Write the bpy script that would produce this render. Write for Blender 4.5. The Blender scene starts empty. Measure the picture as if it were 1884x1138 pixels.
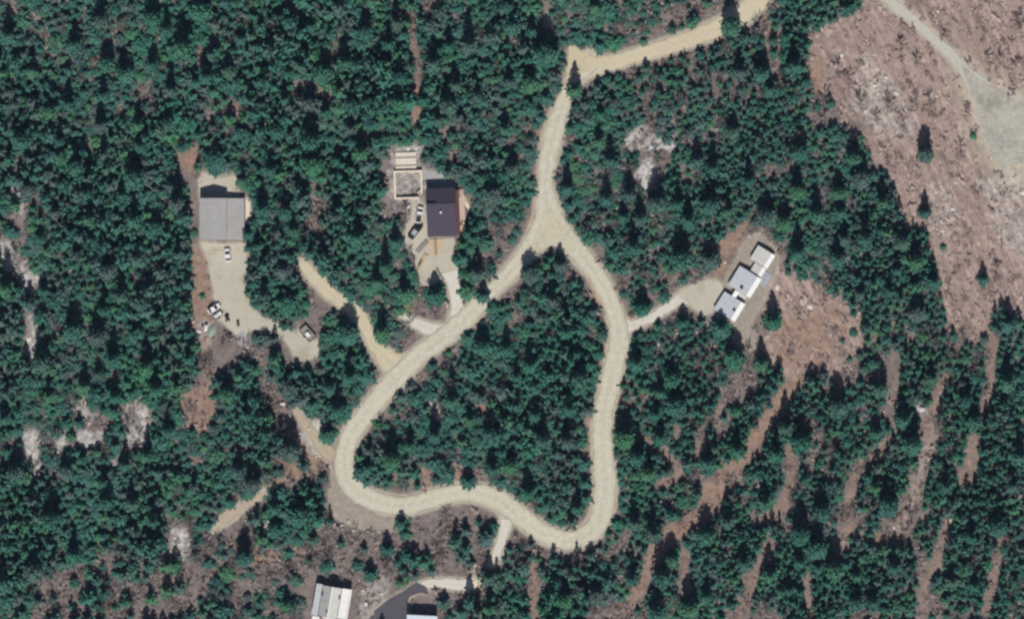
import bpy, bmesh, math, random
import numpy as np
from mathutils import Vector, Matrix
from mathutils.geometry import tessellate_polygon

random.seed(11)
rng = np.random.default_rng(11)
R = math.radians
S = 0.15                                   # metres to one pixel of the survey plan
def W(px, py): return ((px - 942.0) * S, (569.0 - py) * S)

# ------------------------------------------------------------------ camera, sky, sun, exposure
sc = bpy.context.scene
C = sc.collection
CAM_H = 1400.0
HAZE = 0.000018
cam = bpy.data.cameras.new('survey_camera')
cam.sensor_width = 36.0
cam.lens = 36.0 * CAM_H / (1884 * S)
cam.clip_start = 10.0
cam.clip_end = 9000.0
cam_o = bpy.data.objects.new('survey_camera', cam)
cam_o.location = (0, 0, CAM_H)
C.objects.link(cam_o)
sc.camera = cam_o

SUN_EL = R(45)
world = bpy.data.worlds.new('World')
sc.world = world
world.use_nodes = True
wn = world.node_tree.nodes
sky = wn.new('ShaderNodeTexSky')
sky.sky_type = 'NISHITA'
sky.sun_disc = False
sky.sun_elevation = SUN_EL
sky.sun_rotation = R(180)
bg = wn['Background']
bg.inputs['Strength'].default_value = 0.05
world.node_tree.links.new(sky.outputs['Color'], bg.inputs['Color'])
sun = bpy.data.lights.new('sun', 'SUN')
sun.energy = 5.0
sun.angle = R(0.5)
sun.color = (1.0, 0.955, 0.88)
sun_o = bpy.data.objects.new('sun', sun)
sun_o.rotation_euler = (math.pi / 2 - SUN_EL, 0, 0)
C.objects.link(sun_o)
sc.view_settings.view_transform = 'Standard'
sc.view_settings.look = 'None'
sc.view_settings.gamma = 1.0
sc.view_settings.use_curve_mapping = False
sc.view_settings.exposure = 0.06
sc.render.engine = 'CYCLES'
sc.cycles.max_bounces = 4
sc.cycles.diffuse_bounces = 2
sc.cycles.filter_width = 2.5               # soft survey lens

# ------------------------------------------------------------------ helpers
class MB:
    """collects shapes and links them as one mesh object"""
    def __init__(s): s.v, s.f = [], []
    def poly(s, pts):
        i = len(s.v); s.v += [tuple(p) for p in pts]; s.f.append(tuple(range(i, i + len(pts))))
        return s
    def hexa(s, p):                        # 8 points: bottom ring, top ring
        i = len(s.v); s.v += [tuple(q) for q in p]
        for f in ((3,2,1,0),(4,5,6,7),(0,1,5,4),(1,2,6,5),(2,3,7,6),(3,0,4,7)):
            s.f.append(tuple(i + k for k in f))
        return s
    def box(s, x0, x1, y0, y1, z0, z1):
        return s.hexa([(x0,y0,z0),(x1,y0,z0),(x1,y1,z0),(x0,y1,z0),(x0,y0,z1),(x1,y0,z1),(x1,y1,z1),(x0,y1,z1)])
    def slab(s, pts, t):                   # 4 top points, thickness downwards
        return s.hexa([(x, y, z - t) for x, y, z in pts] + list(pts))
    def tube(s, a, b, r0, r1, n=6):
        a, b = Vector(a), Vector(b); d = (b - a).normalized()
        u = d.orthogonal().normalized(); w = d.cross(u); i = len(s.v)
        for c, r in ((a, r0), (b, r1)):
            for k in range(n):
                t = 2 * math.pi * k / n
                s.v.append(tuple(c + u * r * math.cos(t) + w * r * math.sin(t)))
        for k in range(n):
            s.f.append((i + k, i + (k + 1) % n, i + n + (k + 1) % n, i + n + k))
        s.f.append(tuple(i + k for k in reversed(range(n)))); s.f.append(tuple(i + n + k for k in range(n)))
        return s
    def mesh(s, name, mat):
        m = bpy.data.meshes.new(name); m.from_pydata(s.v, [], s.f); m.update()
        if mat: m.materials.append(mat)
        return m
    def build(s, name, mat, parent=None, bevel=0):
        o = bpy.data.objects.new(name, s.mesh(name, mat)); C.objects.link(o)
        if parent: o.parent = parent
        if bevel:
            b = o.modifiers.new('bevel', 'BEVEL'); b.width = bevel; b.segments = 2; b.limit_method = 'ANGLE'
        return o

def tag(o, label=None, cat=None, group=None, kind=None):
    for k, v in (('label', label), ('category', cat), ('group', group), ('kind', kind)):
        if v: o[k] = v
    return o
def thing(name, label, cat, px, py, z=0.0, rot=0.0, group=None):
    o = bpy.data.objects.new(name, None); C.objects.link(o)
    x, y = W(px, py); o.location = (x, y, z); o.rotation_euler = (0, 0, R(rot))
    return tag(o, label, cat, group)
def part(name, mesh, parent, loc=(0, 0, 0), rot=(0, 0, 0)):
    o = bpy.data.objects.new(name, mesh); C.objects.link(o); o.parent = parent
    o.location = loc; o.rotation_euler = rot
    return o

# ---- materials
def nodes_mat(name, rough=0.85):
    m = bpy.data.materials.new(name); m.use_nodes = True
    nt = m.node_tree; b = nt.nodes['Principled BSDF']
    b.inputs['Roughness'].default_value = rough
    b.inputs['Specular IOR Level'].default_value = 0.25
    return m, nt, b
def noise_node(nt, vec, scale, detail=4, rough=0.6):
    n = nt.nodes.new('ShaderNodeTexNoise'); n.inputs['Scale'].default_value = scale
    n.inputs['Detail'].default_value = detail; n.inputs['Roughness'].default_value = rough
    if vec is not None: nt.links.new(vec, n.inputs['Vector'])
    return n.outputs['Fac']
def ramp(nt, fac, a, b, pa=0.3, pb=0.7):
    r = nt.nodes.new('ShaderNodeValToRGB')
    r.color_ramp.elements[0].position = pa; r.color_ramp.elements[1].position = pb
    r.color_ramp.elements[0].color = (*a, 1); r.color_ramp.elements[1].color = (*b, 1)
    nt.links.new(fac, r.inputs['Fac']); return r.outputs['Color']
def mix(nt, fac, a, b, mode='MIX'):
    m = nt.nodes.new('ShaderNodeMix'); m.data_type = 'RGBA'; m.blend_type = mode
    if isinstance(fac, (int, float)): m.inputs['Factor'].default_value = fac
    else: nt.links.new(fac, m.inputs['Factor'])
    for sock, v in (('A', a), ('B', b)):
        i = [q for q in m.inputs if q.name == sock and q.type == 'RGBA'][0]
        if isinstance(v, tuple): i.default_value = (*v, 1)
        else: nt.links.new(v, i)
    return [q for q in m.outputs if q.type == 'RGBA'][0]
def mathn(nt, op, a, b):
    m = nt.nodes.new('ShaderNodeMath'); m.operation = op; m.use_clamp = True
    for i, v in enumerate((a, b)):
        if isinstance(v, (int, float)): m.inputs[i].default_value = v
        else: nt.links.new(v, m.inputs[i])
    return m.outputs[0]
def geo_pos(nt): return nt.nodes.new('ShaderNodeNewGeometry').outputs['Position']
def bump(nt, b, fac, strength, dist):
    n = nt.nodes.new('ShaderNodeBump'); n.inputs['Strength'].default_value = strength; n.inputs['Distance'].default_value = dist
    nt.links.new(fac, n.inputs['Height']); nt.links.new(n.outputs['Normal'], b.inputs['Normal'])
def plain(name, a, b2=None, scale=1.5, rough=0.75, bumps=0.0):
    """one colour with mottled wear"""
    m, nt, b = nodes_mat(name, rough)
    b2 = b2 or tuple(c * 0.75 for c in a)
    p = geo_pos(nt)
    n = noise_node(nt, p, scale, 6, 0.65)
    n2 = noise_node(nt, p, scale * 0.18, 3, 0.6)
    c = ramp(nt, n, b2, a, 0.32, 0.62)
    c = mix(nt, mathn(nt, 'MULTIPLY', n2, .6), c, tuple(x * 0.7 for x in a))
    nt.links.new(c, b.inputs['Base Color'])
    if bumps: bump(nt, b, n, bumps, 0.05)
    return m

M = {}
M['grey_roof']   = plain('grey_roof_metal', (.37,.36,.355), (.31,.31,.315), .8, .55)
M['dark_roof']   = plain('charcoal_shingle', (.066,.054,.086), (.05,.042,.068), 2.2, .85, .3)
M['rust_roof']   = plain('rusty_brown_metal', (.13,.055,.045), (.085,.035,.03), 1.2, .7)
M['white_roof']  = plain('pale_metal_roof', (.78,.78,.77), (.68,.69,.69), .7, .5)
M['blue_roof']   = plain('pale_blue_metal_roof', (.52,.6,.68), (.45,.53,.6), .7, .5)
M['bluegrey']    = plain('blue_grey_and_shaded_roof', (.50,.53,.57), (.43,.46,.50), .8, .5)  # on the pale house, shade of the north-west slopes put into the colour
M['beige_roof']  = plain('beige_and_shaded_roof', (.57,.565,.53), (.48,.475,.45), .8, .6)  # on the pale house also a shaded tone of the light metal
M['wall_pale']   = plain('pale_siding', (.55,.53,.48), (.45,.43,.4), 1.0, .8)
M['wall_dark']   = plain('dark_timber_siding', (.06,.045,.038), (.04,.03,.026), 1.0, .8)
M['plank']       = plain('tan_timber', (.56,.44,.31), (.42,.33,.24), 1.6, .8)
M['plank_pink']  = plain('weathered_pink_timber', (.6,.45,.37), (.48,.36,.3), 1.4, .8)
M['plank_brown'] = plain('olive_brown_timber', (.34,.29,.17), (.27,.22,.13), 1.4, .8)
M['plank_grey']  = plain('grey_weathered_timber', (.3,.28,.26), (.2,.185,.17), 1.4, .85)
M['concrete']    = plain('tan_concrete', (.72,.63,.52), (.62,.54,.45), 1.2, .85)
M['slab']        = plain('grey_concrete_slab', (.38,.375,.38), (.3,.3,.31), .8, .85)
M['bluepad']     = plain('blue_grey_paving', (.36,.37,.42), (.29,.3,.34), .8, .8)
M['white_paint'] = plain('white_paint', (.78,.78,.78), (.7,.7,.7), 2.0, .35)
M['black_paint'] = plain('black_paint', (.02,.02,.022), (.014,.014,.016), 2.0, .3)
M['dark_metal']  = plain('dark_metal', (.04,.038,.036), (.025,.024,.024), 2.0, .5)
M['glass']       = plain('dark_glass', (.03,.035,.04), (.025,.03,.035), 2.0, .1)
M['rubber']      = plain('rubber', (.02,.02,.02), (.015,.015,.015), 3.0, .9)
M['rim']         = plain('wheel_metal', (.4,.4,.41), (.3,.3,.31), 3.0, .4)
M['lamp_clear']  = plain('clear_lamp_glass', (.7,.7,.68), (.6,.6,.58), 3.0, .15)
M['lamp_red']    = plain('red_lamp_glass', (.3,.02,.02), (.22,.015,.015), 3.0, .2)
M['tarp']        = plain('pale_green_tarp', (.27,.34,.29), (.2,.26,.22), 1.0, .6)
M['sand']        = plain('pale_sand', (.62,.55,.42), (.5,.44,.34), 1.2, .95, .3)
M['stone']       = plain('pale_stone', (.62,.59,.56), (.45,.42,.4), 1.6, .9, .5)
M['brown_box']   = plain('brown_wood', (.12,.075,.045), (.08,.05,.03), 2.0, .8)
M['bark']        = plain('pine_bark', (.09,.065,.05), (.06,.042,.033), 2.0, .95)
M['bare_bark']   = plain('grey_bark', (.21,.18,.172), (.13,.11,.108), 2.0, .95)
M['dead_wood']   = plain('bleached_dead_wood', (.44,.4,.37), (.32,.29,.27), 2.0, .95)

# foliage: tint attribute (joined forest) plus one random value for each tree object
def foliage_mat():
    m, nt, b = nodes_mat('pine_needles', 0.8)
    b.inputs['Specular IOR Level'].default_value = 0.15
    at = nt.nodes.new('ShaderNodeAttribute'); at.attribute_name = 'tint'
    oi = nt.nodes.new('ShaderNodeObjectInfo')
    v = mathn(nt, 'FRACT', mathn(nt, 'ADD', at.outputs['Fac'], 0.0), 0)
    add = nt.nodes.new('ShaderNodeMath'); add.operation = 'ADD'
    nt.links.new(at.outputs['Fac'], add.inputs[0]); nt.links.new(oi.outputs['Random'], add.inputs[1])
    fr = nt.nodes.new('ShaderNodeMath'); fr.operation = 'FRACT'; nt.links.new(add.outputs[0], fr.inputs[0])
    r = nt.nodes.new('ShaderNodeValToRGB'); e = r.color_ramp.elements
    e[0].position = 0.0; e[0].color = (0.027,0.094,0.081, 1)
    e[1].position = 1.0; e[1].color = (0.040,0.102,0.096, 1)
    for p, c in ((.2, (0.042,0.122,0.103)), (.4, (0.029,0.107,0.081)), (.56, (0.047,0.138,0.096)), (.66, (0.053,0.153,0.075)), (.76, (0.064,0.113,0.106)), (.88, (0.074,0.100,0.096))):
        q = e.new(p); q.color = (*c, 1)
    nt.links.new(fr.outputs[0], r.inputs['Fac'])
    p = geo_pos(nt)
    n = noise_node(nt, p, 1.3, 3, .6)
    big = noise_node(nt, p, .045, 2, .5)
    c = mix(nt, mathn(nt, 'MULTIPLY', n, .55), r.outputs['Color'], (0.077,0.149,0.117), 'MIX')
    c = mix(nt, ramp(nt, big, (0,0,0), (1,1,1), .45, .66), c, (0.032,0.153,0.086), 'MIX')
    fin = mix(nt, .65, c, r.outputs['Color'])
    nt.links.new(fin, b.inputs['Base Color'])
    return m
M['needles'] = foliage_mat()
def brush_mat(name, a, b2):
    m, nt, b = nodes_mat(name, 0.95)
    at = nt.nodes.new('ShaderNodeAttribute'); at.attribute_name = 'tint'
    nt.links.new(ramp(nt, at.outputs['Fac'], a, b2, 0, 1), b.inputs['Base Color'])
    return m
M['brush'] = brush_mat('dry_brush', (.12,.086,.08), (.40,.32,.285))
M['twigs'] = brush_mat('bare_twigs', (.16,.135,.135), (.34,.295,.28))

# ------------------------------------------------------------------ numpy noise
def vnoise(x, y, seed):
    r = np.random.default_rng(seed); T = r.random((256, 256))
    xi = np.floor(x).astype(int); yi = np.floor(y).astype(int)
    fx = x - xi; fy = y - yi; fx = fx * fx * (3 - 2 * fx); fy = fy * fy * (3 - 2 * fy)
    g = lambda a, b: T[a & 255, b & 255]
    return (g(xi, yi) * (1 - fx) + g(xi + 1, yi) * fx) * (1 - fy) + (g(xi, yi + 1) * (1 - fx) + g(xi + 1, yi + 1) * fx) * fy
def fbm(x, y, seed, octv=4):
    a, t, s = 0.5, 0, 0
    for k in range(octv):
        t = t + a * vnoise(x * 2 ** k, y * 2 ** k, seed + k); s += a; a *= 0.55
    return t / s

# ------------------------------------------------------------------ plan of the roads (pixel plan)
def spline(pts, step=6):
    """Catmull-Rom through (px, py, width)"""
    P = np.array(pts, float); out = []
    for i in range(len(P) - 1):
        p0 = P[max(i - 1, 0)]; p1 = P[i]; p2 = P[i + 1]; p3 = P[min(i + 2, len(P) - 1)]
        n = max(2, int(np.hypot(*(p2 - p1)[:2]) / step))
        for k in range(n):
            t = k / n
            out.append(.5 * ((2 * p1) + (-p0 + p2) * t + (2 * p0 - 5 * p1 + 4 * p2 - p3) * t * t + (-p0 + 3 * p1 - 3 * p2 + p3) * t ** 3))
    out.append(P[-1]); return np.array(out)

NORTH = [(1412,-40,40),(1388,8,40),(1342,42,38),(1292,64,32),(1245,80,31),(1195,96,29),(1140,112,28),(1092,124,34),(1066,138,32)]
NECK  = [(1085,112,40),(1060,136,34),(1044,165,20),(1036,190,25),(1024,225,35),(1015,262,36),(1008,300,33),(1004,340,26),(1006,372,42),(1010,405,58)]
LOOP  = [(1006,395,42),(984,445,40),(950,490,34),(905,535,28),(862,580,36),(822,616,36),(775,650,34),(728,697,38),(682,750,35),(646,800,35),(632,850,36),(646,893,38),(692,922,38),(748,930,35),(805,914,35),(862,905,36),(915,919,38),(962,953,36),(1000,980,36),(1040,993,36),(1078,984,38),(1104,952,40),(1113,900,42),(1109,835,38),(1108,775,36),(1119,720,37),(1134,655,38),(1139,612,36),(1126,562,30),(1102,512,33),(1071,472,36),(1042,438,40),(1016,404,46)]
ROADS = [spline(NORTH), spline(NECK), spline(LOOP)]
FIELD = spline([(1575,-60,20),(1630,-5,20),(1672,30,19),(1715,68,18),(1752,103,20),(1776,132,26),(1800,160,46)])
DRIVE_MID = spline([(556,482,14),(570,500,22),(590,522,26),(615,545,24),(648,568,24),(668,592,22),(684,625,22),(698,648,26),(722,668,44),(738,682,50)])
DRIVE_HOUSE2 = spline([(846,590,44),(841,560,24),(836,530,22),(828,500,32)])
DRIVE_LOOP = spline([(742,583,10),(760,592,18),(782,602,22),(806,608,26),(826,610,30)])
DRIVE_EAST = spline([(1140,600,40),(1162,598,20),(1190,588,18),(1218,572,16),(1240,558,18),(1262,545,30)])
DRIVE_SOUTH = spline([(932,955,26),(928,975,18),(920,1000,16),(910,1030,15),(902,1042,12)])
LANE_SOUTH = spline([(765,1082,12),(790,1073,18),(820,1073,19),(852,1075,20),(876,1070,20)])
SPUR_WEST = spline([(616,842,22),(596,824,28),(574,796,20),(556,770,12),(546,752,6)])
PATH_CUT = spline([(394,974,8),(410,960,14),(428,946,18),(446,932,9),(470,917,7),(504,896,5)])
PATH_CURVE = spline([(495,957,7),(486,972,11),(494,986,9),(512,990,6),(528,990,4)])
TRAIL_EAST = spline([(1880,840,6),(1868,865,6),(1866,900,6),(1874,925,6),(1890,948,6)])
YARD_GARAGE = [(366,443),(408,450),(452,446),(454,480),(449,528),(458,552),(472,574),(500,588),(528,602),(546,616),(553,597),(562,604),(578,622),(592,632),(588,656),(562,662),(545,662),(534,640),(520,622),(502,612),(480,604),(462,606),(448,622),(430,612),(418,600),(400,585),(396,560),(393,530),(387,505),(380,470)]
YARD_HOUSE2 = [(760,372),(782,374),(786,436),(838,438),(834,470),(836,505),(838,520),(818,520),(808,512),(798,522),(786,530),(776,524),(768,505),(762,486),(764,470),(750,452),(744,432),(752,402)]
PAD_NORTH2 = [(776,312),(800,316),(836,330),(838,346),(780,348)]
YARD_HOUSE3 = [(1246,541),(1270,524),(1292,515),(1320,514),(1332,530),(1322,548),(1310,574),(1292,580),(1274,566)]
COURT_HOUSE3 = [(1376,436),(1402,430),(1432,466),(1428,500),(1404,548),(1380,600),(1392,640),(1366,648),(1344,610),(1330,590),(1312,566),(1340,505)]
FIELD_PAD = [(1768,112),(1792,140),(1830,160),(1900,186),(1900,300),(1866,300),(1846,312),(1826,290),(1808,250),(1798,210),(1786,168)]
NORTH_WEDGE = [(1047,84),(1062,86),(1086,106),(1112,112),(1096,128),(1064,140),(1044,142),(1046,110)]
LOOP_PULLOUT = [(606,838),(622,800),(650,900),(700,950),(760,948),(720,975),(660,972),(622,955),(606,920),(612,880)]
GARAGE_APRON_N = [(366,320),(384,322),(398,330),(432,322),(436,318),(440,366),(460,362),(462,412),(450,412),(448,362),(366,366)]
ASPHALT = [(672,1150),(690,1122),(716,1100),(744,1086),(766,1070),(786,1080),(790,1094),(774,1088),(752,1098),(748,1150)]

# ------------------------------------------------------------------ plan of the ground cover
ROCK = [  # bare pale ledge and gravel: polygon, strength
 ([(0,445),(30,450),(55,490),(80,510),(72,550),(50,535),(30,505),(0,492)],.7), ([(12,295),(36,325),(50,400),(40,410),(22,350)],.55),
 ([(50,560),(76,565),(74,640),(62,678),(44,650),(48,600)],.65), ([(38,785),(70,790),(76,850),(68,872),(45,835)],.85), ([(95,795),(125,788),(128,840),(110,848),(100,820)],.75),
 ([(138,735),(165,728),(182,765),(166,782),(145,762)],.7), ([(138,795),(192,790),(190,812),(165,822),(138,812)],.8), ([(234,738),(270,722),(274,800),(264,834),(238,828),(226,804)],.85),
 ([(1146,254),(1185,232),(1215,252),(1244,266),(1240,284),(1196,276),(1160,272)],.85), ([(1162,322),(1195,282),(1216,345),(1206,358),(1180,347)],.9), ([(788,735),(806,738),(812,778),(797,778)],.6),
 ([(1684,744),(1706,746),(1704,761),(1688,758)],1.), ([(483,958),(496,962),(502,982),(528,988),(506,998),(484,988)],1.), ([(310,974),(346,968),(352,1014),(340,1036),(312,1020)],.8),
 ([(572,770),(604,766),(600,786),(588,796),(575,786)],1.), ([(392,965),(430,932),(500,893),(506,905),(430,956),(402,978)],.6), ([(1000,18),(1020,24),(1016,52),(1003,50)],.7), ([(548,800),(572,790),(604,832),(596,842),(572,830)],.6),
 ([(722,268),(778,262),(778,312),(722,314)],.55), ([(716,312),(784,312),(784,374),(752,402),(716,380)],.45), ([(1560,190),(1590,90),(1640,150),(1690,230),(1660,262),(1610,240)],.42), ([(366,318),(440,312),(440,366),(366,366)],.55),
 ([(1700,340),(1740,330),(1770,400),(1740,440),(1705,420)],.34), ([(1800,330),(1884,320),(1884,480),(1840,450)],.38), ([(1720,760),(1740,700),(1752,720),(1725,790),(1705,860),(1690,930),(1640,985),(1625,990),(1672,930),(1690,850)],.3),
 ([(1268,590),(1330,570),(1330,600),(1260,620)],.2), ([(755,370),(735,400),(700,400),(710,370)],.3), ([(436,800),(452,790),(462,830),(448,840)],.3), ([(355,585),(392,590),(386,640),(366,650)],.35), ([(670,1080),(720,1050),(700,1138),(660,1138)],.45),
 ([(180,235),(200,240),(215,280),(205,285)],.3), ([(20,255),(32,258),(46,284),(38,286)],.5), ([(700,25),(712,100),(700,100),(690,40)],.1), ([(60,865),(75,870),(62,895),(45,890)],.5), ([(205,845),(216,848),(214,880),(208,884)],.5)]
CUT = [  # felled ground: pinkish tan slash
 [(1480,60),(1530,40),(1590,10),(1610,-180),(2090,-180),(2090,610),(1880,596),(1836,560),(1806,640),(1740,600),(1722,490),(1700,425),(1662,425),(1640,335),(1560,225),(1500,150)],
 [(1420,480),(1500,520),(1560,548),(1600,590),(1590,640),(1560,690),(1500,690),(1430,690),(1395,640),(1400,560)]]
RED = [[(335,715),(392,698),(404,760),(388,808),(335,792),(326,750)], [(1418,600),(1540,545),(1565,600),(1500,680),(1425,672)], [(346,430),(388,470),(388,620),(364,690),(352,560)], [(1400,15),(1442,70),(1430,125),(1405,95)],
 [(1478,85),(1512,110),(1514,195),(1480,150)], [(232,700),(268,718),(256,765),(238,740)], [(590,165),(612,163),(614,197),(592,197)], [(415,180),(450,180),(452,228),(424,230)], [(755,165),(780,165),(792,235),(757,238)], [(748,8),(776,20),(770,62),(748,70)],
 [(310,265),(372,262),(366,312),(328,312)], [(500,838),(600,846),(606,905),(560,880),(480,905),(440,920)], [(1330,435),(1372,400),(1388,410),(1350,470),(1324,515),(1312,500)], [(480,760),(548,800),(600,840),(600,862),(560,850)], [(980,230),(1000,160),(1020,170),(1004,230),(996,330),(984,430),(950,480),(940,478),(975,420)],
 [(1075,480),(1105,540),(1118,600),(1112,660),(1096,720),(1086,800),(1086,880),(1072,870),(1076,760),(1100,640),(1090,560)], [(560,1010),(470,1040),(420,1010),(560,975)], [(770,855),(860,835),(880,880),(790,905)], [(880,700),(910,700),(905,770),(872,760)]]
RED += [[(1455,690),(1480,690),(1400,800),(1340,890),(1300,945),(1240,1000),(1200,1040),(1180,1080),(1150,1140),(1100,1150),(1160,1090),(1190,1010),(1280,930),(1370,800)]]
GRASS = [[(1138,560),(1160,570),(1162,584),(1140,586)], [(735,262),(762,256),(768,280),(735,290)], [(746,548),(762,562),(760,580),(744,576)], [(366,285),(440,280),(430,315),(380,318)], [(450,830),(480,820),(500,900),(450,925)], [(150,640),(175,690),(165,705),(148,680)], [(100,140),(160,120),(150,165),(60,160)], [(1660,640),(1680,620),(1678,640)], [(1200,200),(1230,190),(1225,215)], [(730,300),(770,300),(770,312),(730,312)], [(1380,620),(1350,650),(1370,660)], [(395,300),(440,300),(436,330),(400,330)]]
# open ground: polygon, share of pines that stay, share of bare trees
OPEN = [(p, 0, .1) for p, s in ROCK if s > .4] + [(RED[i], .02, .15) for i in (0, 2, 3, 4, 6, 7, 8, 9, 10, 12)] + [(CUT[0], 0, .03), (CUT[1], .04, .06)]
OPEN += [([(1380,400),(1440,450),(1436,500),(1520,530),(1568,560),(1590,610),(1575,660),(1530,690),(1450,680),(1400,650),(1366,668),(1345,655),(1336,612),(1290,585),(1234,552),(1290,510),(1316,500),(1340,425)], 0, .03),
 ([(320,290),(372,318),(462,320),(462,440),(452,448),(460,480),(452,540),(476,574),(548,612),(560,596),(592,634),(588,662),(545,664),(500,616),(470,612),(462,650),(405,690),(406,780),(340,780),(330,740),(362,690),(365,600),(380,560),(342,440),(340,345)], 0, .06),
 ([(702,268),(775,258),(790,300),(850,330),(870,345),(880,400),(862,420),(850,440),(834,450),(836,520),(852,560),(900,545),(862,600),(815,640),(780,600),(760,596),(738,580),(770,520),(755,470),(740,430),(735,400),(700,395)], 0, .08),
 ([(745,655),(735,620),(745,600),(790,612),(810,620),(770,655)], .0, .5), ([(880,380),(960,380),(965,455),(910,515),(878,525),(885,450)], .12, .5), ([(930,260),(1000,150),(1022,160),(1000,240),(992,330),(985,430),(950,440),(960,350)], .25, .5),
 ([(1060,60),(1180,15),(1330,-10),(1335,20),(1180,80),(1110,105)], .15, .6), ([(1060,395),(1100,385),(1130,410),(1112,500),(1085,470)], .15, .7), ([(870,690),(940,690),(962,720),(925,772),(872,762)], .1, .35),
 ([(655,800),(700,745),(760,735),(770,800),(720,830),(680,815)], .25, .7), ([(755,840),(860,828),(882,880),(830,886),(760,906),(700,890)], .12, .4), ([(945,905),(1000,925),(1060,880),(1090,960),(1040,975),(980,955)], .25, .6),
 ([(596,950),(700,950),(760,945),(840,930),(910,945),(930,1060),(790,1062),(740,1080),(690,1210),(650,1210),(650,1072),(570,1072)], .05, .5), ([(300,1000),(450,955),(490,1000),(560,990),(600,940),(590,1070),(570,1210),(400,1210),(240,1210)], .07, .7),
 ([(60,1060),(240,990),(300,1040),(300,1210),(30,1210)], .06, .8), ([(560,1070),(650,1070),(760,1060),(890,1060),(890,1090),(830,1210),(560,1210)], .03, .1), ([(470,690),(505,700),(560,790),(612,820),(612,850),(570,850),(500,780)], .0, .2), ([(500,838),(600,846),(612,960),(590,950),(606,905),(585,890),(560,890),(480,905)], .05, .25),
 ([(1560,570),(1650,590),(1625,700),(1562,745),(1530,720),(1540,660)], .3, .45), ([(1626,650),(1662,640),(1662,790),(1645,800),(1626,760)], .0, .1), ([(580,85),(650,40),(628,80),(640,112),(602,125)], .1, .4), ([(660,230),(718,225),(722,256),(690,262),(660,256)], .0, .3), ([(370,75),(402,63),(382,112),(358,106)], .1, .3),
 ([(420,660),(444,640),(462,700),(424,704)], .1, .4), ([(1262,100),(1335,130),(1372,160),(1350,190),(1290,130)], .4, .6), ([(785,235),(820,235),(826,265),(790,262)], .1, .3), ([(1250,300),(1290,300),(1290,345),(1250,340)], .15, .6), ([(1140,555),(1166,570),(1220,560),(1225,590),(1160,620),(1150,640),(1150,720),(1136,720)], .03, .35),
 ([(1140,700),(1200,720),(1190,810),(1140,830)], .3, .7), ([(1400,90),(1445,60),(1440,150),(1412,120)], .05, .2), ([(570,520),(600,560),(600,600),(575,590),(560,560)], .05, .4), ([(1000,1000),(1120,985),(1200,960),(1180,1040),(1100,1040),(1000,1020)], .2, .6), ([(930,985),(1000,1000),(1010,1100),(930,1090)], .25, .75), ([(995,480),(1030,455),(1062,490),(1040,470)], .4, .4)]
STRIPS = [  # bare skid trails between the tree rows
 spline([(1470,690,26),(1400,800,26),(1340,890,28),(1290,945,30),(1225,995,36),(1190,1060,22),(1165,1110,22),(1110,1150,30)]), spline([(1740,690,16),(1715,770,22),(1700,850,20),(1680,920,22),(1640,980,24),(1615,995,18)]),
 spline([(1640,800,18),(1600,850,16),(1570,880,20),(1562,960,18),(1548,1015,20)]), spline([(1420,1000,16),(1390,1060,16),(1370,1110,16),(1355,1150,16)]), spline([(1795,810,22),(1785,850,26),(1775,880,20)]), spline([(1745,960,16),(1728,1020,16),(1702,1075,18),(1700,1120,12)]),
 spline([(1450,820,14),(1458,880,14),(1432,950,16)]), spline([(1370,690,16),(1345,720,14),(1320,760,14)]), spline([(1290,790,14),(1290,830,14)]), spline([(1830,620,16),(1822,700,16),(1806,760,14)]), spline([(1488,1060,10),(1495,1138,10)]), spline([(1262,1010,12),(1262,1090,12)]), spline([(980,1040,18),(985,1138,18)]),
 spline([(765,70,8),(770,130,10),(772,170,10)]), spline([(1185,800,12),(1250,860,14),(1215,890,14)]), spline([(1400,960,14),(1430,930,20)]), spline([(1560,620,10),(1520,660,14)]), spline([(1845,990,14),(1830,1060,14),(1815,1138,14)])]

# ------------------------------------------------------------------ ground grid with cover maps
MX, MY, G = 172.0, 116.0, 0.62
gx = np.concatenate([[-3000,-1200,-500,-260,-200], np.arange(-MX, MX + .01, G), [200,260,500,1200,3000]])
gy = np.concatenate([[-3000,-1200,-500,-220,-145], np.arange(-MY, MY + .01, G), [145,220,500,1200,3000]])
NX, NY = len(gx), len(gy)
GX, GY = np.meshgrid(gx, gy, indexing='ij')
X, Y = GX.ravel(), GY.ravel()
PX, PY = X / S + 942, 569 - Y / S
wx = (fbm(X * .22, Y * .22, 5) - .5) * 26 + (fbm(X * .9, Y * .9, 15, 3) - .5) * 14
wy = (fbm(X * .22, Y * .22, 25) - .5) * 26 + (fbm(X * .9, Y * .9, 35, 3) - .5) * 14
def inside(poly, px, py):
    p = np.array(poly, float); m = np.zeros(px.shape, bool)
    sel = (px > p[:,0].min()) & (px < p[:,0].max()) & (py > p[:,1].min()) & (py < p[:,1].max())
    x, y = px[sel], py[sel]; r = np.zeros(x.shape, bool); j = len(p) - 1
    for i in range(len(p)):
        xi, yi = p[i]; xj, yj = p[j]
        if yi != yj: r ^= ((yi > y) != (yj > y)) & (x < (xj - xi) * (y - yi) / (yj - yi) + xi)
        j = i
    m[sel] = r; return m
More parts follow.
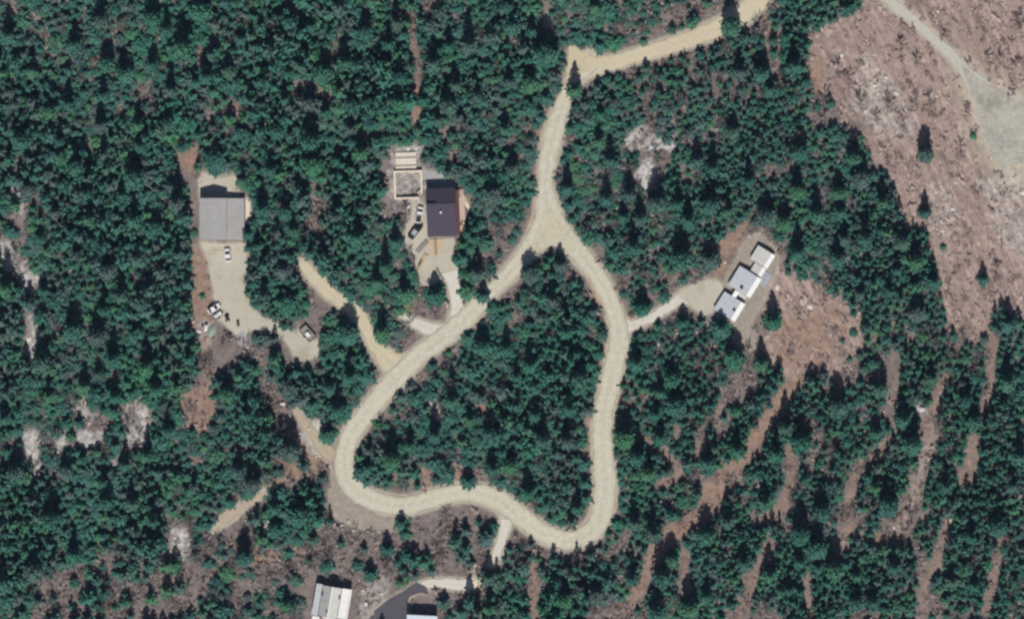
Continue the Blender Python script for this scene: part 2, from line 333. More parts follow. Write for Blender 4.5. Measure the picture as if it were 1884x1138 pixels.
def line_dist(lines, px, py, reach=60):
    """signed pixel distance to the edge of the nearest ribbon"""
    d = np.full(px.shape, 1e3)
    for L in lines:
        for a, b in zip(L[:-1], L[1:]):
            sel = (px > min(a[0], b[0]) - reach) & (px < max(a[0], b[0]) + reach) & (py > min(a[1], b[1]) - reach) & (py < max(a[1], b[1]) + reach)
            if not sel.any(): continue
            x, y = px[sel], py[sel]; vx, vy = b[0] - a[0], b[1] - a[1]; q = vx * vx + vy * vy + 1e-9
            t = np.clip(((x - a[0]) * vx + (y - a[1]) * vy) / q, 0, 1)
            e = np.hypot(x - a[0] - t * vx, y - a[1] - t * vy) - (a[2] + (b[2] - a[2]) * t) / 2
            d[sel] = np.minimum(d[sel], e)
    return d
def blur(a, n=1):
    a = a.reshape(NX, NY)
    for _ in range(n):
        a = (np.roll(a, 1, 0) + np.roll(a, -1, 0) + 2 * a) / 4; a = (np.roll(a, 1, 1) + np.roll(a, -1, 1) + 2 * a) / 4
    return a.ravel()
wPX, wPY = PX + wx, PY + wy
ALLROADS = ROADS + [FIELD, DRIVE_MID, DRIVE_HOUSE2, DRIVE_LOOP, DRIVE_EAST, DRIVE_SOUTH, LANE_SOUTH, SPUR_WEST, PATH_CUT]
d_main = line_dist(ROADS, PX, PY)
d_road = line_dist(ALLROADS, PX, PY)
sheets = np.zeros(X.shape, bool)
for p in (YARD_GARAGE, YARD_HOUSE2, PAD_NORTH2, YARD_HOUSE3, COURT_HOUSE3, FIELD_PAD, NORTH_WEDGE, LOOP_PULLOUT, GARAGE_APRON_N, ASPHALT): sheets |= inside(p, PX, PY)
rock = np.zeros(X.shape)
for p, s in ROCK: rock = np.maximum(rock, inside(p, PX + wx * .7, PY + wy * .7) * s)
rock *= np.clip(.55 + (fbm(X * .55, Y * .55, 141, 3) - .36) * 3.0, .2, 1)
cut = np.zeros(X.shape)
for p in CUT: cut = np.maximum(cut, inside(p, wPX, wPY))
red = np.zeros(X.shape)
for p in RED: red = np.maximum(red, inside(p, wPX, wPY))
grass = np.zeros(X.shape)
for p in GRASS: grass = np.maximum(grass, inside(p, wPX, wPY))
STRIPS = [np.column_stack([q[:,:2], q[:,2] * .9]) for q in STRIPS]
d_strip = line_dist(STRIPS, PX + wx * .5, PY + wy * .5, 40)
red = np.maximum(red, (d_strip < 0) * .62)
pine = np.ones(X.shape); bare = np.full(X.shape, .14)
for p, a, b in OPEN:
    m = inside(p, PX + wx * .6, PY + wy * .6); pine[m] = np.minimum(pine[m], a); bare[m] = b
m = d_strip < 7; pine[m] = 0; bare[m] = .08
wood = fbm(X * .035, Y * .035, 71, 3)
pine *= np.clip(1.25 - np.clip(wood - .58, 0, 1) * 3.0, .55, 1)
gaps = fbm(X * .13, Y * .13, 77, 3)
pine *= np.clip(1 - np.clip(gaps - np.where(PX > 870, .60, .625), 0, 1) * 14, .1, 1)
bare = np.where((wood > .56) | (gaps > .6), np.maximum(bare, .5), bare)
verge = np.clip(1 - d_main / 22, 0, 1) * (d_main > -8)
m = (d_main > 10) & (d_main < 27); bare[m] = np.maximum(bare[m], .5)
m = (d_main < 10) | (d_road < 9) | sheets; pine[m] = 0; bare[m] = 0
gravel = np.clip(1 - d_road / 7, 0, 1) * .8
gravel = np.maximum(gravel, blur(sheets * 1.0, 2))
gravel = np.maximum(gravel, np.clip(blur(inside([(1760,105),(1792,128),(1832,150),(1910,176),(1910,330),(1880,352),(1850,350),(1824,310),(1798,262),(1784,215),(1772,165)], wPX, wPY) * 1.0, 40), 0, 1) * .75)
spread = np.clip(1 - blur(sheets * 1.0, 6) * 1.6, 0, 1) * np.clip(d_road / 10, 0, 1)
relief = (fbm(X * .3, Y * .3, 91, 4) - .5) * .55 + (fbm(X * 1.1, Y * 1.1, 95, 2) - .5) * .25
streak = fbm((X * .9 + Y * .42) * 1.0, (Y * .9 - X * .42) * .16, 131, 3)
relief += cut * (streak - .5) * 1.0
Zg = np.where(spread > .02, relief * spread, 0) - .03
Zg[(np.abs(X) > MX) | (np.abs(Y) > MY)] = -.03
streaky = np.clip((streak - .42) * 3.2, 0, 1)

def ground_mat():
    m, nt, b = nodes_mat('forest_floor', 0.95)
    p = geo_pos(nt)
    A = nt.nodes.new('ShaderNodeAttribute'); A.attribute_name = 'cover_a'
    B = nt.nodes.new('ShaderNodeAttribute'); B.attribute_name = 'cover_b'
    sa = nt.nodes.new('ShaderNodeSeparateColor'); nt.links.new(A.outputs['Color'], sa.inputs[0])
    sb = nt.nodes.new('ShaderNodeSeparateColor'); nt.links.new(B.outputs['Color'], sb.inputs[0])
    n1 = noise_node(nt, p, .12, 5, .62); n2 = noise_node(nt, p, .75, 6, .7); n3 = noise_node(nt, p, 2.6, 3, .6)
    lit = ramp(nt, n1, (.088,.070,.070), (.185,.150,.140), .35, .66)
    lit = mix(nt, ramp(nt, n2, (0,0,0), (1,1,1), .4, .7), lit, (.235,.195,.178))
    mp = nt.nodes.new('ShaderNodeMapping'); nt.links.new(p, mp.inputs['Vector'])
    mp.vector_type = 'TEXTURE'; mp.inputs['Rotation'].default_value = (0, 0, R(24)); mp.inputs['Scale'].default_value = (1.0, 6.0, 1)
    st = noise_node(nt, mp.outputs['Vector'], .75, 5, .68); st2 = noise_node(nt, mp.outputs['Vector'], .2, 3, .6)
    cutc = ramp(nt, n2, (.17,.118,.105), (.34,.258,.226), .32, .66)
    cutc = mix(nt, ramp(nt, st, (0,0,0), (1,1,1), .50, .66), cutc, (.43,.335,.29))
    cutc = mix(nt, ramp(nt, st2, (1,1,1), (0,0,0), .34, .46), cutc, (.15,.108,.10))
    cutc = mix(nt, mathn(nt, 'MULTIPLY', sb.outputs[2], .35), cutc, (.36,.28,.24))
    redc = ramp(nt, n2, (.175,.112,.085), (.36,.245,.188), .3, .7)
    rockc = ramp(nt, n2, (.21,.19,.175), (.64,.63,.615), .38, .62)
    grav = ramp(nt, n2, (.44,.395,.31), (.56,.51,.405), .3, .7)
    gras = ramp(nt, n2, (.10,.125,.06), (.2,.22,.11), .3, .7)
    def m_(fac, base, c): return mix(nt, fac, base, c)
    def soft(o): return ramp(nt, mathn(nt, 'ADD', o, mathn(nt, 'MULTIPLY', mathn(nt, 'SUBTRACT', n3, .5), .9)), (0,0,0), (1,1,1), .15, .85)
    c = m_(sa.outputs[1], lit, cutc)
    c = m_(mathn(nt, 'MULTIPLY', sa.outputs[2], .8), c, redc)
    c = m_(mathn(nt, 'MULTIPLY', sb.outputs[1], .8), c, gras)
    c = m_(sa.outputs[0], c, rockc)
    c = m_(sb.outputs[0], c, grav)
    nt.links.new(c, b.inputs['Base Color'])
    bump(nt, b, n3, .5, .12)
    return m
def grid_mesh(name, mat):
    me = bpy.data.meshes.new(name)
    nv = NX * NY; idx = np.arange(nv).reshape(NX, NY)
    q = np.stack([idx[:-1,:-1], idx[1:,:-1], idx[1:,1:], idx[:-1,1:]], -1).reshape(-1)
    nf = len(q) // 4
    me.vertices.add(nv); me.vertices.foreach_set('co', np.stack([X, Y, Zg], -1).astype(np.float32).ravel())
    me.loops.add(nf * 4); me.loops.foreach_set('vertex_index', q.astype(np.int32))
    me.polygons.add(nf); me.polygons.foreach_set('loop_start', np.arange(0, nf * 4, 4, dtype=np.int32))
    me.polygons.foreach_set('use_smooth', np.ones(nf, bool))
    me.update(calc_edges=True); me.materials.append(mat)
    one = np.ones(nv)
    for nm, ch in (('cover_a', (blur(rock), blur(cut, 2), blur(red))), ('cover_b', (gravel, blur(grass, 2), streaky * cut))):
        at = me.attributes.new(nm, 'FLOAT_COLOR', 'POINT')
        at.data.foreach_set('color', np.stack([*ch, one], -1).astype(np.float32).ravel())
    return me
ground = bpy.data.objects.new('ground', grid_mesh('ground', ground_mat())); C.objects.link(ground)
tag(ground, 'brown leaf-littered forest floor with pale ledges and felled pinkish slash', None, None, 'structure')

def gravel_mat(name, a, b2, pale, sc2=.09):
    m, nt, b = nodes_mat(name, .95)
    p = geo_pos(nt)
    n1 = noise_node(nt, p, sc2, 4, .6); n2 = noise_node(nt, p, .9, 6, .72); n3 = noise_node(nt, p, 3.2, 3, .6)
    c = ramp(nt, n1, a, b2, .34, .68)
    c = mix(nt, ramp(nt, n2, (0,0,0), (1,1,1), .45, .75), c, pale)
    c = mix(nt, mathn(nt, 'MULTIPLY', n3, .3), c, tuple(x * .72 for x in a))
    c = mix(nt, mathn(nt, 'MULTIPLY', ramp(nt, noise_node(nt, p, .2, 5, .65), (0,0,0), (1,1,1), .52, .68), .55), c, (a[0] * .68, a[1] * .6, a[2] * .52))
    nt.links.new(c, b.inputs['Base Color']); bump(nt, b, n3, .35, .05)
    return m
def road_mat(name, a, b2, pale, shoulder):
    """gravel with two packed wheel lanes, loose pale gravel at the edges and a broken earth shoulder"""
    m, nt, b = nodes_mat(name, .95)
    p = geo_pos(nt)
    n1 = noise_node(nt, p, .07, 4, .6); n2 = noise_node(nt, p, .8, 6, .72); n3 = noise_node(nt, p, 3.2, 3, .6); n4 = noise_node(nt, p, .3, 4, .6)
    at = nt.nodes.new('ShaderNodeAttribute'); at.attribute_name = 'across'
    def raw(op, x, y=0.0):
        q = nt.nodes.new('ShaderNodeMath'); q.operation = op
        for i, v in enumerate((x, y)):
            if isinstance(v, (int, float)): q.inputs[i].default_value = v
            else: nt.links.new(v, q.inputs[i])
        return q.outputs[0]
    ab = raw('ABSOLUTE', raw('ADD', at.outputs['Fac'], raw('MULTIPLY', raw('SUBTRACT', n4, .5), .35)))
    lane = raw('COSINE', raw('MULTIPLY', raw('SUBTRACT', ab, .42), 7.0))
    c = ramp(nt, n1, a, b2, .34, .68)
    c = mix(nt, ramp(nt, n2, (0,0,0), (1,1,1), .45, .75), c, pale)
    c = mix(nt, mathn(nt, 'MULTIPLY', lane, .26), c, pale)
    c = mix(nt, mathn(nt, 'MULTIPLY', n3, .35), c, tuple(x * .72 for x in a))
    edge = raw('ADD', ab, raw('MULTIPLY', raw('SUBTRACT', n2, .5), .55))
    c = mix(nt, ramp(nt, edge, (0,0,0), (1,1,1), .82, 1.02), c, shoulder)
    nt.links.new(c, b.inputs['Base Color']); bump(nt, b, n3, .35, .05)
    return m
SH = (.27, .235, .19)
M['dirt']   = road_mat('dirt_track', (.33,.27,.205), (.42,.35,.265), (.50,.43,.34), (.22,.18,.15))
M['road']   = road_mat('road_gravel', (.43,.403,.32), (.505,.472,.37), (.64,.62,.545), SH)
M['drive']  = road_mat('drive_gravel', (.46,.405,.285), (.53,.47,.335), (.60,.55,.43), SH)
M['lane']   = road_mat('pale_lane_gravel', (.50,.465,.41), (.58,.55,.49), (.66,.63,.57), SH)
M['fieldg_road'] = road_mat('field_track_gravel', (.39,.375,.325), (.46,.44,.38), (.54,.52,.45), SH)
M['yard']   = gravel_mat('yard_gravel', (.40,.375,.31), (.47,.435,.36), (.51,.48,.40))
M['wedge']  = gravel_mat('wedge_gravel', (.46,.40,.28), (.53,.47,.33), (.58,.53,.40))
M['fork']   = gravel_mat('fork_gravel', (.45,.415,.318), (.52,.48,.365), (.58,.55,.45))
M['court']  = gravel_mat('court_gravel', (.24,.205,.175), (.34,.295,.25), (.42,.38,.33), .2)
M['fieldg'] = gravel_mat('field_gravel', (.27,.262,.232), (.43,.41,.35), (.52,.50,.44), .14)
M['asphalt']= gravel_mat('dark_asphalt', (.075,.07,.088), (.092,.086,.105), (.105,.098,.115))

def sheet(name, poly_px, z, mat, label, jit=2.2, step=5.0):
    """a flat sheet with a ragged outline"""
    P = np.array(poly_px, float); out = []
    for i in range(len(P)):
        a, b = P[i], P[(i + 1) % len(P)]; n = max(1, int(np.hypot(*(b - a)) / step))
        for k in range(n): out.append(a + (b - a) * k / n)
    out = np.array(out)
    out = (np.roll(out, 1, 0) + 2 * out + np.roll(out, -1, 0)) / 4
    out[:,0] += (fbm(out[:,0] * .09, out[:,1] * .09, 301, 3) - .5) * 3.4 * jit
    out[:,1] += (fbm(out[:,0] * .09, out[:,1] * .09, 311, 3) - .5) * 3.4 * jit
    v = [(*W(x, y), z) for x, y in out]
    t = tessellate_polygon([[Vector(q) for q in v]])
    me = bpy.data.meshes.new(name); me.from_pydata(v, [], [tuple(f) for f in t]); me.update()
    bm = bmesh.new(); bm.from_mesh(me)
    for f in bm.faces:
        if f.normal.z < 0: f.normal_flip()
    bm.to_mesh(me); bm.free()
    me.materials.append(mat)
    o = bpy.data.objects.new(name, me); C.objects.link(o)
    return tag(o, label, None, None, 'structure')
def ribbon(name, L, z, mat, label, jit=1.6, scale=1.0, off=0.0):
    """strip along a centre line, nine points across; 'across' runs -1..1 from edge to edge"""
    L = np.asarray(L); d = np.gradient(L[:,:2], axis=0); d /= np.hypot(d[:,0], d[:,1])[:,None] + 1e-9
    n = np.stack([-d[:,1], d[:,0]], -1); w = L[:,2] * scale / 2
    ja = (fbm(L[:,0] * .11, L[:,1] * .11, 401, 4) - .5) * 5 * jit; jb = (fbm(L[:,0] * .11 + 50, L[:,1] * .11, 411, 4) - .5) * 5 * jit
    l = L[:,:2] + n * (off + w + ja)[:,None]; r = L[:,:2] + n * (off - w - jb)[:,None]
    k = len(L); A = np.linspace(-1, 1, 9); v, f, ac = [], [], []
    for t in A:
        q = l * (1 - t) / 2 + r * (1 + t) / 2
        v += [(*W(*p), z) for p in q]; ac += [t] * k
    for j in range(8):
        f += [(j*k + i, j*k + i + 1, (j+1)*k + i + 1, (j+1)*k + i) for i in range(k - 1)]
    me = bpy.data.meshes.new(name); me.from_pydata(v, [], f); me.update()
    bm = bmesh.new(); bm.from_mesh(me)
    for q in bm.faces:
        if q.normal.z < 0: q.normal_flip()
    bm.to_mesh(me); bm.free()
    at = me.attributes.new('across', 'FLOAT', 'POINT'); at.data.foreach_set('value', np.array(ac, np.float32))
    me.materials.append(mat)
    o = bpy.data.objects.new(name, me); C.objects.link(o)
    return tag(o, label, None, None, 'structure')

sheet('gravel_verge', LOOP_PULLOUT, -.004, M['court'], 'grey-brown gravel shoulder outside the west bend of the loop road')
ribbon('gravel_road', ROADS[0], .012, M['drive'], 'tan gravel road running in from the north-east')
ribbon('gravel_road', ROADS[1], .016, M['road'], 'pale gravel road running north from the fork')
half = len(ROADS[2]) // 2
ribbon('gravel_road', ROADS[2][:half + 1], .020, M['road'], 'pale gravel west arm of the loop road round the wooded island')
ribbon('gravel_road', ROADS[2][half:], .024, M['road'], 'pale gravel east arm of the loop road round the wooded island')
sheet('road_fork', [(996,392),(1012,380),(1026,402),(1052,436),(1060,462),(1040,462),(1022,452),(1000,456),(976,474),(962,474),(984,440),(992,410)], .028, M['fork'], 'pale gravel apron where the loop road forks', .8)
sheet('road_wedge', NORTH_WEDGE, .020, M['wedge'], 'tan gravel corner at the north road junction')
ribbon('field_road', FIELD, .010, M['fieldg_road'], 'narrow pale gravel track across the felled ground')
sheet('gravel_field', FIELD_PAD, .014, M['fieldg'], 'wide grey gravel clearing at the right edge')
ribbon('driveway', DRIVE_MID, .004, M['drive'], 'tan gravel driveway through the trees between the two houses', 2.4)
ribbon('driveway', DRIVE_HOUSE2, .008, M['lane'], 'gravel driveway up to the dark-roofed house')
ribbon('driveway', DRIVE_LOOP, .004, M['lane'], 'short gravel spur beside the loop road')
ribbon('driveway', DRIVE_EAST, .008, M['lane'], 'short gravel driveway to the pale-roofed house')
ribbon('driveway', DRIVE_SOUTH, .008, M['lane'], 'short pale path running south from the loop road')
ribbon('driveway', LANE_SOUTH, .004, M['lane'], 'pale sandy lane beside the dark asphalt')
ribbon('driveway', SPUR_WEST, .002, M['dirt'], 'tan dirt spur running up-left from the west bend', 2.2)
ribbon('footpath', PATH_CUT, .002, M['dirt'], 'tan dirt cut through the lower left wood', 2.6)
ribbon('footpath', PATH_CURVE, .03, M['lane'], 'short white gravel curve round a green pine', 1.2)
ribbon('footpath', TRAIL_EAST, .03, M['lane'], 'narrow curving pale trail at the right edge')
sheet('yard', YARD_GARAGE, .004, M['yard'], 'large pale gravel yard below the grey-roofed garage')
sheet('yard', YARD_HOUSE2, .004, M['yard'], 'gravel yard left of the dark-roofed house')
sheet('yard', PAD_NORTH2, .004, M['slab'], 'grey gravel pad above the dark-roofed house', .8)
sheet('yard', YARD_HOUSE3, .010, M['yard'], 'pale gravel parking area left of the pale-roofed house')
sheet('yard', COURT_HOUSE3, .004, M['court'], 'grey-brown gravel around the pale-roofed house')
sheet('yard', GARAGE_APRON_N, .006, M['yard'], 'pale gravel apron above the grey-roofed garage', .8)
sheet('asphalt_drive', ASPHALT, .012, M['asphalt'], 'dark smooth asphalt drive at the bottom edge', .8)

# ------------------------------------------------------------------ buildings
def wall_box(root, x0, x1, y0, y1, z1, mat, t=.2):
    for b in ((x0, x1, y0, y0 + t), (x0, x1, y1 - t, y1), (x0, x0 + t, y0 + t, y1 - t), (x1 - t, x1, y0 + t, y1 - t)):
        MB().box(*b, -.1, z1).build('wall', mat, root)
def sheets_roof(root, p00, p10, p01, p11, n, mat, t=.08, name='roof_sheet', rib=True):
    """roof slope of n sheets; p00-p10 is the lower edge, p01-p11 the upper; one mesh object for each sheet with a raised seam"""
    p00, p10, p01, p11 = map(Vector, (p00, p10, p01, p11))
    for k in range(n):
        g = .006 / max((p10 - p00).length, .1)
        a, b = k / n + g, (k + 1) / n - g
        q = [p00.lerp(p10, a), p00.lerp(p10, b), p01.lerp(p11, b), p01.lerp(p11, a)]
        dz = random.uniform(-.006, .006)
        q = [(v.x, v.y, v.z + dz) for v in q]
        m = MB().slab(q, t)
        if rib:
            c = a + (b - a) * .035
            r = [p00.lerp(p10, a), p00.lerp(p10, c), p01.lerp(p11, c), p01.lerp(p11, a)]
            m.slab([(v.x, v.y, v.z + dz + .025) for v in r], .0245)
        m.build(name, mat, root)
def window(root, cx, y, cz, w, h, face):
    """window on a wall whose outward normal is +-y (face)"""
    f = MB().box(cx - w/2, cx + w/2, min(y, y + face * .06), max(y, y + face * .06), cz - h/2, cz + h/2).build('window', M['white_paint'], root)
    MB().box(cx - w/2 + .08, cx + w/2 - .08, min(y + face * .062, y + face * .09), max(y + face * .062, y + face * .09), cz - h/2 + .08, cz + h/2 - .08).build('pane', M['glass'], f)

# grey-roofed garage
r = thing('garage', 'wide garage with a plain grey metal roof at the top of the gravel yard', 'garage', 409, 403)
P = lambda px, py: ((px - 409) * S, (403 - py) * S)
x0, y0 = P(368, 441); x1, y1 = P(418, 365); x2, _ = P(450, 365); xm = (x0 + x1) / 2
wall_box(r, x0 + .25, x1 - .02, y0 + .3, y1 - .25, 3.0, M['wall_pale'])
for yy in (y0 + .3, y1 - .45):
    MB().hexa([(x0+.25,yy,3.0),(x1-.02,yy,3.0),(x1-.02,yy+.2,3.0),(x0+.25,yy+.2,3.0),(xm-.05,yy,3.85),(xm+.05,yy,3.85),(xm+.05,yy+.2,3.85),(xm-.05,yy+.2,3.85)]).build('gable', M['wall_pale'], r)
sheets_roof(r, (x0, y0, 3.05), (x0, y1, 3.05), (xm, y0, 4.0), (xm, y1, 4.0), 7, M['grey_roof'])
sheets_roof(r, (x1, y1, 3.1), (x1, y0, 3.1), (xm, y1, 4.0), (xm, y0, 4.0), 7, M['grey_roof'])
MB().box(xm - .16, xm + .16, y0 - .02, y1 + .02, 3.985, 4.06).build('ridge_cap', M['grey_roof'], r)
sheets_roof(r, (x2, y1, 1.5), (x2, y0, 1.5), (x1 + .03, y1, 2.0), (x1 + .03, y0, 2.0), 6, M['grey_roof'])
MB().box(x1, x2 - .3, y1 - .45, y1 - .25, -.1, 1.5).build('wall', M['wall_pale'], r)
MB().box(x1, x2 - .3, y0 + .3, y0 + .5, -.1, 1.5).build('wall', M['wall_pale'], r)
MB().box(x2 - .3, x2 - .12, y0 + .3, y1 - .25, -.1, 1.45).build('wall', M['wall_pale'], r)
MB().box(x2 + .02, x2 + .16, y0, y1, 1.3, 1.44).build('gutter', M['dark_metal'], r)
for k in range(2):
    d = MB().box(x0 + .9 + k * 3.2, x0 + 3.5 + k * 3.2, y0 + .22, y0 + .298, 0, 2.3).build('garage_door', M['white_paint'], r)
    MB().box(x0 + 2.0 + k * 3.2, x0 + 2.4 + k * 3.2, y0 + .16, y0 + .219, 1.0, 1.06).build('handle', M['dark_metal'], d)
window(r, x0 + 2, y1 - .25, 1.8, 1.2, 1.0, 1)
x, y = W(456, 389)
tag(MB().box(x - .55, x + .55, y - 3.6, y + 3.6, -.02, .12).build('concrete_walk', M['concrete']), 'pale concrete walk along the right side of the grey garage', 'walkway')

# dark-roofed house
r = thing('dark_house', 'house with a charcoal roof and tan deck along its right side', 'house', 812, 390, 0, 2.6)
hx, yb, yt, yr = 4.0, -6.65, 6.55, 2.15
ez, rz = 2.7, 4.35
wall_box(r, -hx + .35, hx - .3, yb + .35, yt - .35, ez - .08, M['wall_dark'])
for xx in (-hx + .35, hx - .5):
    MB().hexa([(xx,yb+.36,ez-.08),(xx+.2,yb+.36,ez-.08),(xx+.2,yt-.36,ez-.08),(xx,yt-.36,ez-.08),(xx,yr-.1,rz-.12),(xx+.2,yr-.1,rz-.12),(xx+.2,yr+.1,rz-.12),(xx,yr+.1,rz-.12)]).build('gable', M['wall_dark'], r)
sheets_roof(r, (hx, yt, ez), (-hx, yt, ez), (hx, yr, rz), (-hx, yr, rz), 5, M['dark_roof'], .1, 'roof_panel', False)
sheets_roof(r, (-hx, yb, ez - .15), (hx, yb, ez - .15), (-hx, yr, rz), (hx, yr, rz), 5, M['dark_roof'], .1, 'roof_panel', False)
MB().box(-hx, hx, yr - .16, yr + .16, rz - .01, rz + .07).build('ridge_cap', M['dark_roof'], r)
MB().box(-hx - .02, hx, yb - .16, yb - .02, ez - .36, ez - .2).build('gutter', M['rust_roof'], r)
MB().slab([(hx + .02, yb + .1, 2.45), (hx + .95, yb + .1, 2.25), (hx + .95, yt - .7, 2.25), (hx + .02, yt - .7, 2.45)], .09).build('porch_roof', M['rust_roof'], r)
v = MB().tube((-.1, -.2, rz - .7), (-.1, -.2, rz + .25), .22, .2, 10).build('chimney', M['rim'], r)
MB().tube((-.1, -.2, rz + .27), (-.1, -.2, rz + .36), .32, .3, 10).build('chimney_cap', M['white_paint'], v)
d = MB().slab([(-hx + .15, yr - .35, rz + .32), (-hx + 2.6, yr - .35, rz + .32), (-hx + 2.6, yr + .25, rz + .40), (-hx + .15, yr + .25, rz + .40)], .12).build('roof_shadow_strip', M['dark_metal'], r)  # dark slab added for the shadow line left of the ridge
dk = None
for k in range(7):
    MB().box(hx + 1.0 + k * .215, hx + 1.2 + k * .215, yb + .3, yt - .55, .36, .42).build('deck_plank', M['plank_pink'], r)
for yy in (yb + .6, -2.2, 2.2, yt - .9): MB().box(hx + 1.02, hx + 2.42, yy, yy + .14, -.05, .358).build('deck_joist', M['plank_grey'], r)
for yy in (yb + .5, -2, 2.4, yt - 1.0): MB().box(hx + .8, hx + .92, yy, yy + .12, -.05, 2.2).build('porch_post', M['rust_roof'], r)
window(r, -1.2, yb + .35, 1.5, 1.4, 1.1, -1); window(r, 1.8, yt - .35, 1.5, 1.2, 1.0, 1)
MB().box(.9, 1.8, yb + .28, yb + .348, .1, 2.1).build('door', M['rust_roof'], r)

# timber landing south of the house
r = thing('timber_landing', 'tan timber landing below the dark-roofed house', 'deck', 803, 454, 0, 2)
for k in range(9):
    xk = -2.05 + k * .46
    MB().box(xk, xk + .44, -2.3 + (k % 3) * .12, 2.2, .18, .25).build('plank', M['plank_brown'] if k in (3, 4) else M['plank'], r)
for yy in (-1.6, 0, 1.6): MB().box(-2.0, 2.05, yy, yy + .15, -.05, .178).build('joist', M['plank_grey'], r)

# open foundation
r = thing('house_foundation', 'square roofless tan foundation walls beside the dark-roofed house', 'foundation', 751, 340, 0, 1.5)
a, b, t = 3.95, 3.95, .55
for q in ((-a, a, b - t, b), (-a, a * .72, -b, -b + t), (-a, -a + t, -b + t, b - t), (a - t, a, -b + 1.4, b - t)):
    MB().box(*q, -.1, .95).build('wall', M['concrete'], r, .03)
MB().hexa([(a*.55,-b+1.6,-.05),(a*.68,-b+1.45,-.05),(a*.98,-b+2.4,-.05),(a*.85,-b+2.6,-.05),(a*.55,-b+1.6,.7),(a*.68,-b+1.45,.7),(a*.98,-b+2.4,.7),(a*.85,-b+2.6,.7)]).build('brace', M['plank'], r)
for k in range(7):
    q = random.uniform(-2.6, 2.4), random.uniform(-1.8, 2.6)
    s = random.uniform(.25, .5)
    MB().hexa([(q[0]-s,q[1]-s*.7,-.05),(q[0]+s,q[1]-s*.6,-.05),(q[0]+s*.9,q[1]+s*.7,-.05),(q[0]-s,q[1]+s*.6,-.05),(q[0]-s*.6,q[1]-s*.4,s*.7),(q[0]+s*.5,q[1]-s*.4,s*.8),(q[0]+s*.5,q[1]+s*.4,s*.7),(q[0]-s*.6,q[1]+s*.3,s*.6)]).build('rubble_block', M['stone'], r)
# timber platform above it
r = thing('timber_platform', 'weathered timber platform above the roofless foundation', 'platform', 747, 295, 0, 2)
for k in range(8):
    MB().box(-2.9 + random.uniform(-.15, .15), 2.8, -2.2 + k * .55, -2.2 + k * .55 + .535, .3, .38).build('plank', M['plank_grey'] if k % 4 == 1 else M['concrete'], r)
for xx in (-2.3, 0, 2.2): MB().box(xx, xx + .2, -2.1, 2.1, -.05, .298).build('joist', M['plank_grey'], r)

# pale-roofed house of three stepped blocks
r = thing('pale_house', 'long low house of three stepped pale metal roofs', 'house', 1370, 525, 0, 58.2)
def block(u0, u1, v0, vr, v1, zl, zr, zs, shade_m, lit_m, n):
    # local x is along the house; v runs towards the sunny side, which is local -y
    u0, u1, v0, vr, v1 = (q * S for q in (u0, u1, v0, vr, v1))
    MB().hexa([(u0+.15,-v1+.3,-.1),(u1-.15,-v1+.3,-.1),(u1-.15,-v0-.2,-.1),(u0+.15,-v0-.2,-.1),(u0+.15,-v1+.3,zs-.1),(u1-.15,-v1+.3,zs-.1),(u1-.15,-v0-.2,zl-.1),(u0+.15,-v0-.2,zl-.1)]).build('wall', M['wall_pale'], r)
    sheets_roof(r, (u1, -v0, zl), (u0, -v0, zl), (u1, -vr, zr), (u0, -vr, zr), n, shade_m, .09)  # same light metal, greyer colour carries the shade on this slope
    sheets_roof(r, (u0, -v1, zs), (u1, -v1, zs), (u0, -vr, zr), (u1, -vr, zr), n, lit_m, .09)  # sunlit slope of the same metal, given the whiter colour
    MB().box(u0, u1, -vr - .07, -vr + .07, zr - .02, zr + .05).build('ridge_cap', shade_m, r)
block(47, 76, -18, 10.5, 19, 1.25, 1.65, 1.0, M['beige_roof'], M['white_roof'], 3)
block(-15, 26, -27, 11, 20.5, 1.3, 1.85, 1.1, M['bluegrey'], M['white_roof'], 4)
block(-67, -29, -26, 10, 19.5, 1.25, 1.75, 1.05, M['bluegrey'], M['white_roof'], 4)
block(27, 46, -6, 10, 17.5, 1.0, 1.2, .7, M['beige_roof'], M['white_roof'], 2)
MB().box(-22*S, -15.2*S, -14*S, 6*S, -.1, .9).build('link_roof', M['beige_roof'], r)
MB().slab([(-28.8*S, 2*S, 1.3), (-16*S, 2*S, 1.3), (-16*S, 10.5*S, 1.75), (-28.8*S, 10.5*S, 1.75)], .1).build('skylight', M['white_roof'], r)
v = MB().box(-9*S, -5*S, .3*S, 5*S, 1.4, 2.2).build('vent_box', M['dark_metal'], r)
MB().box(-51*S, -47*S, -9*S, -5*S, 1.3, 2.1).build('vent_box', M['dark_metal'], r)
x, y = W(1404, 511)
o = MB().box(-2.0, 2.0, -1.9, 1.9, -.02, .14).build('paved_terrace', M['bluepad'], None)
o.location = (x, y, 0); o.rotation_euler = (0, 0, R(58)); tag(o, 'blue-grey paved terrace on the sunny side of the pale-roofed house', 'terrace')

# cabin at the bottom edge
r = thing('ribbed_cabin', 'cabin with grey, beige and white roof strips at the bottom edge', 'house', 611, 1106, 0, -10)
L0, L1 = -4.2, 4.4
wall_box(r, -4.1, 4.6, L0 + .3, L1 - .35, 2.4, M['wall_pale'])
sheets_roof(r, (-5.0, L0 - .3, 2.2), (-5.0, L1, 2.2), (-3.25, L0 - .3, 2.45), (-3.25, L1, 2.45), 4, M['bluegrey'])
sheets_roof(r, (-3.15, L0, 2.75), (-3.15, L1 - .2, 2.75), (-.4, L0, 3.5), (-.4, L1 - .2, 3.5), 4, M['grey_roof'])
sheets_roof(r, (2.1, L1 - .2, 2.9), (2.1, L0, 2.9), (-.4, L1 - .2, 3.5), (-.4, L0, 3.5), 4, M['beige_roof'])
MB().box(-.6, -.22, L0, L1 - .2, 3.47, 3.58).build('ridge_cap', M['white_paint'], r)
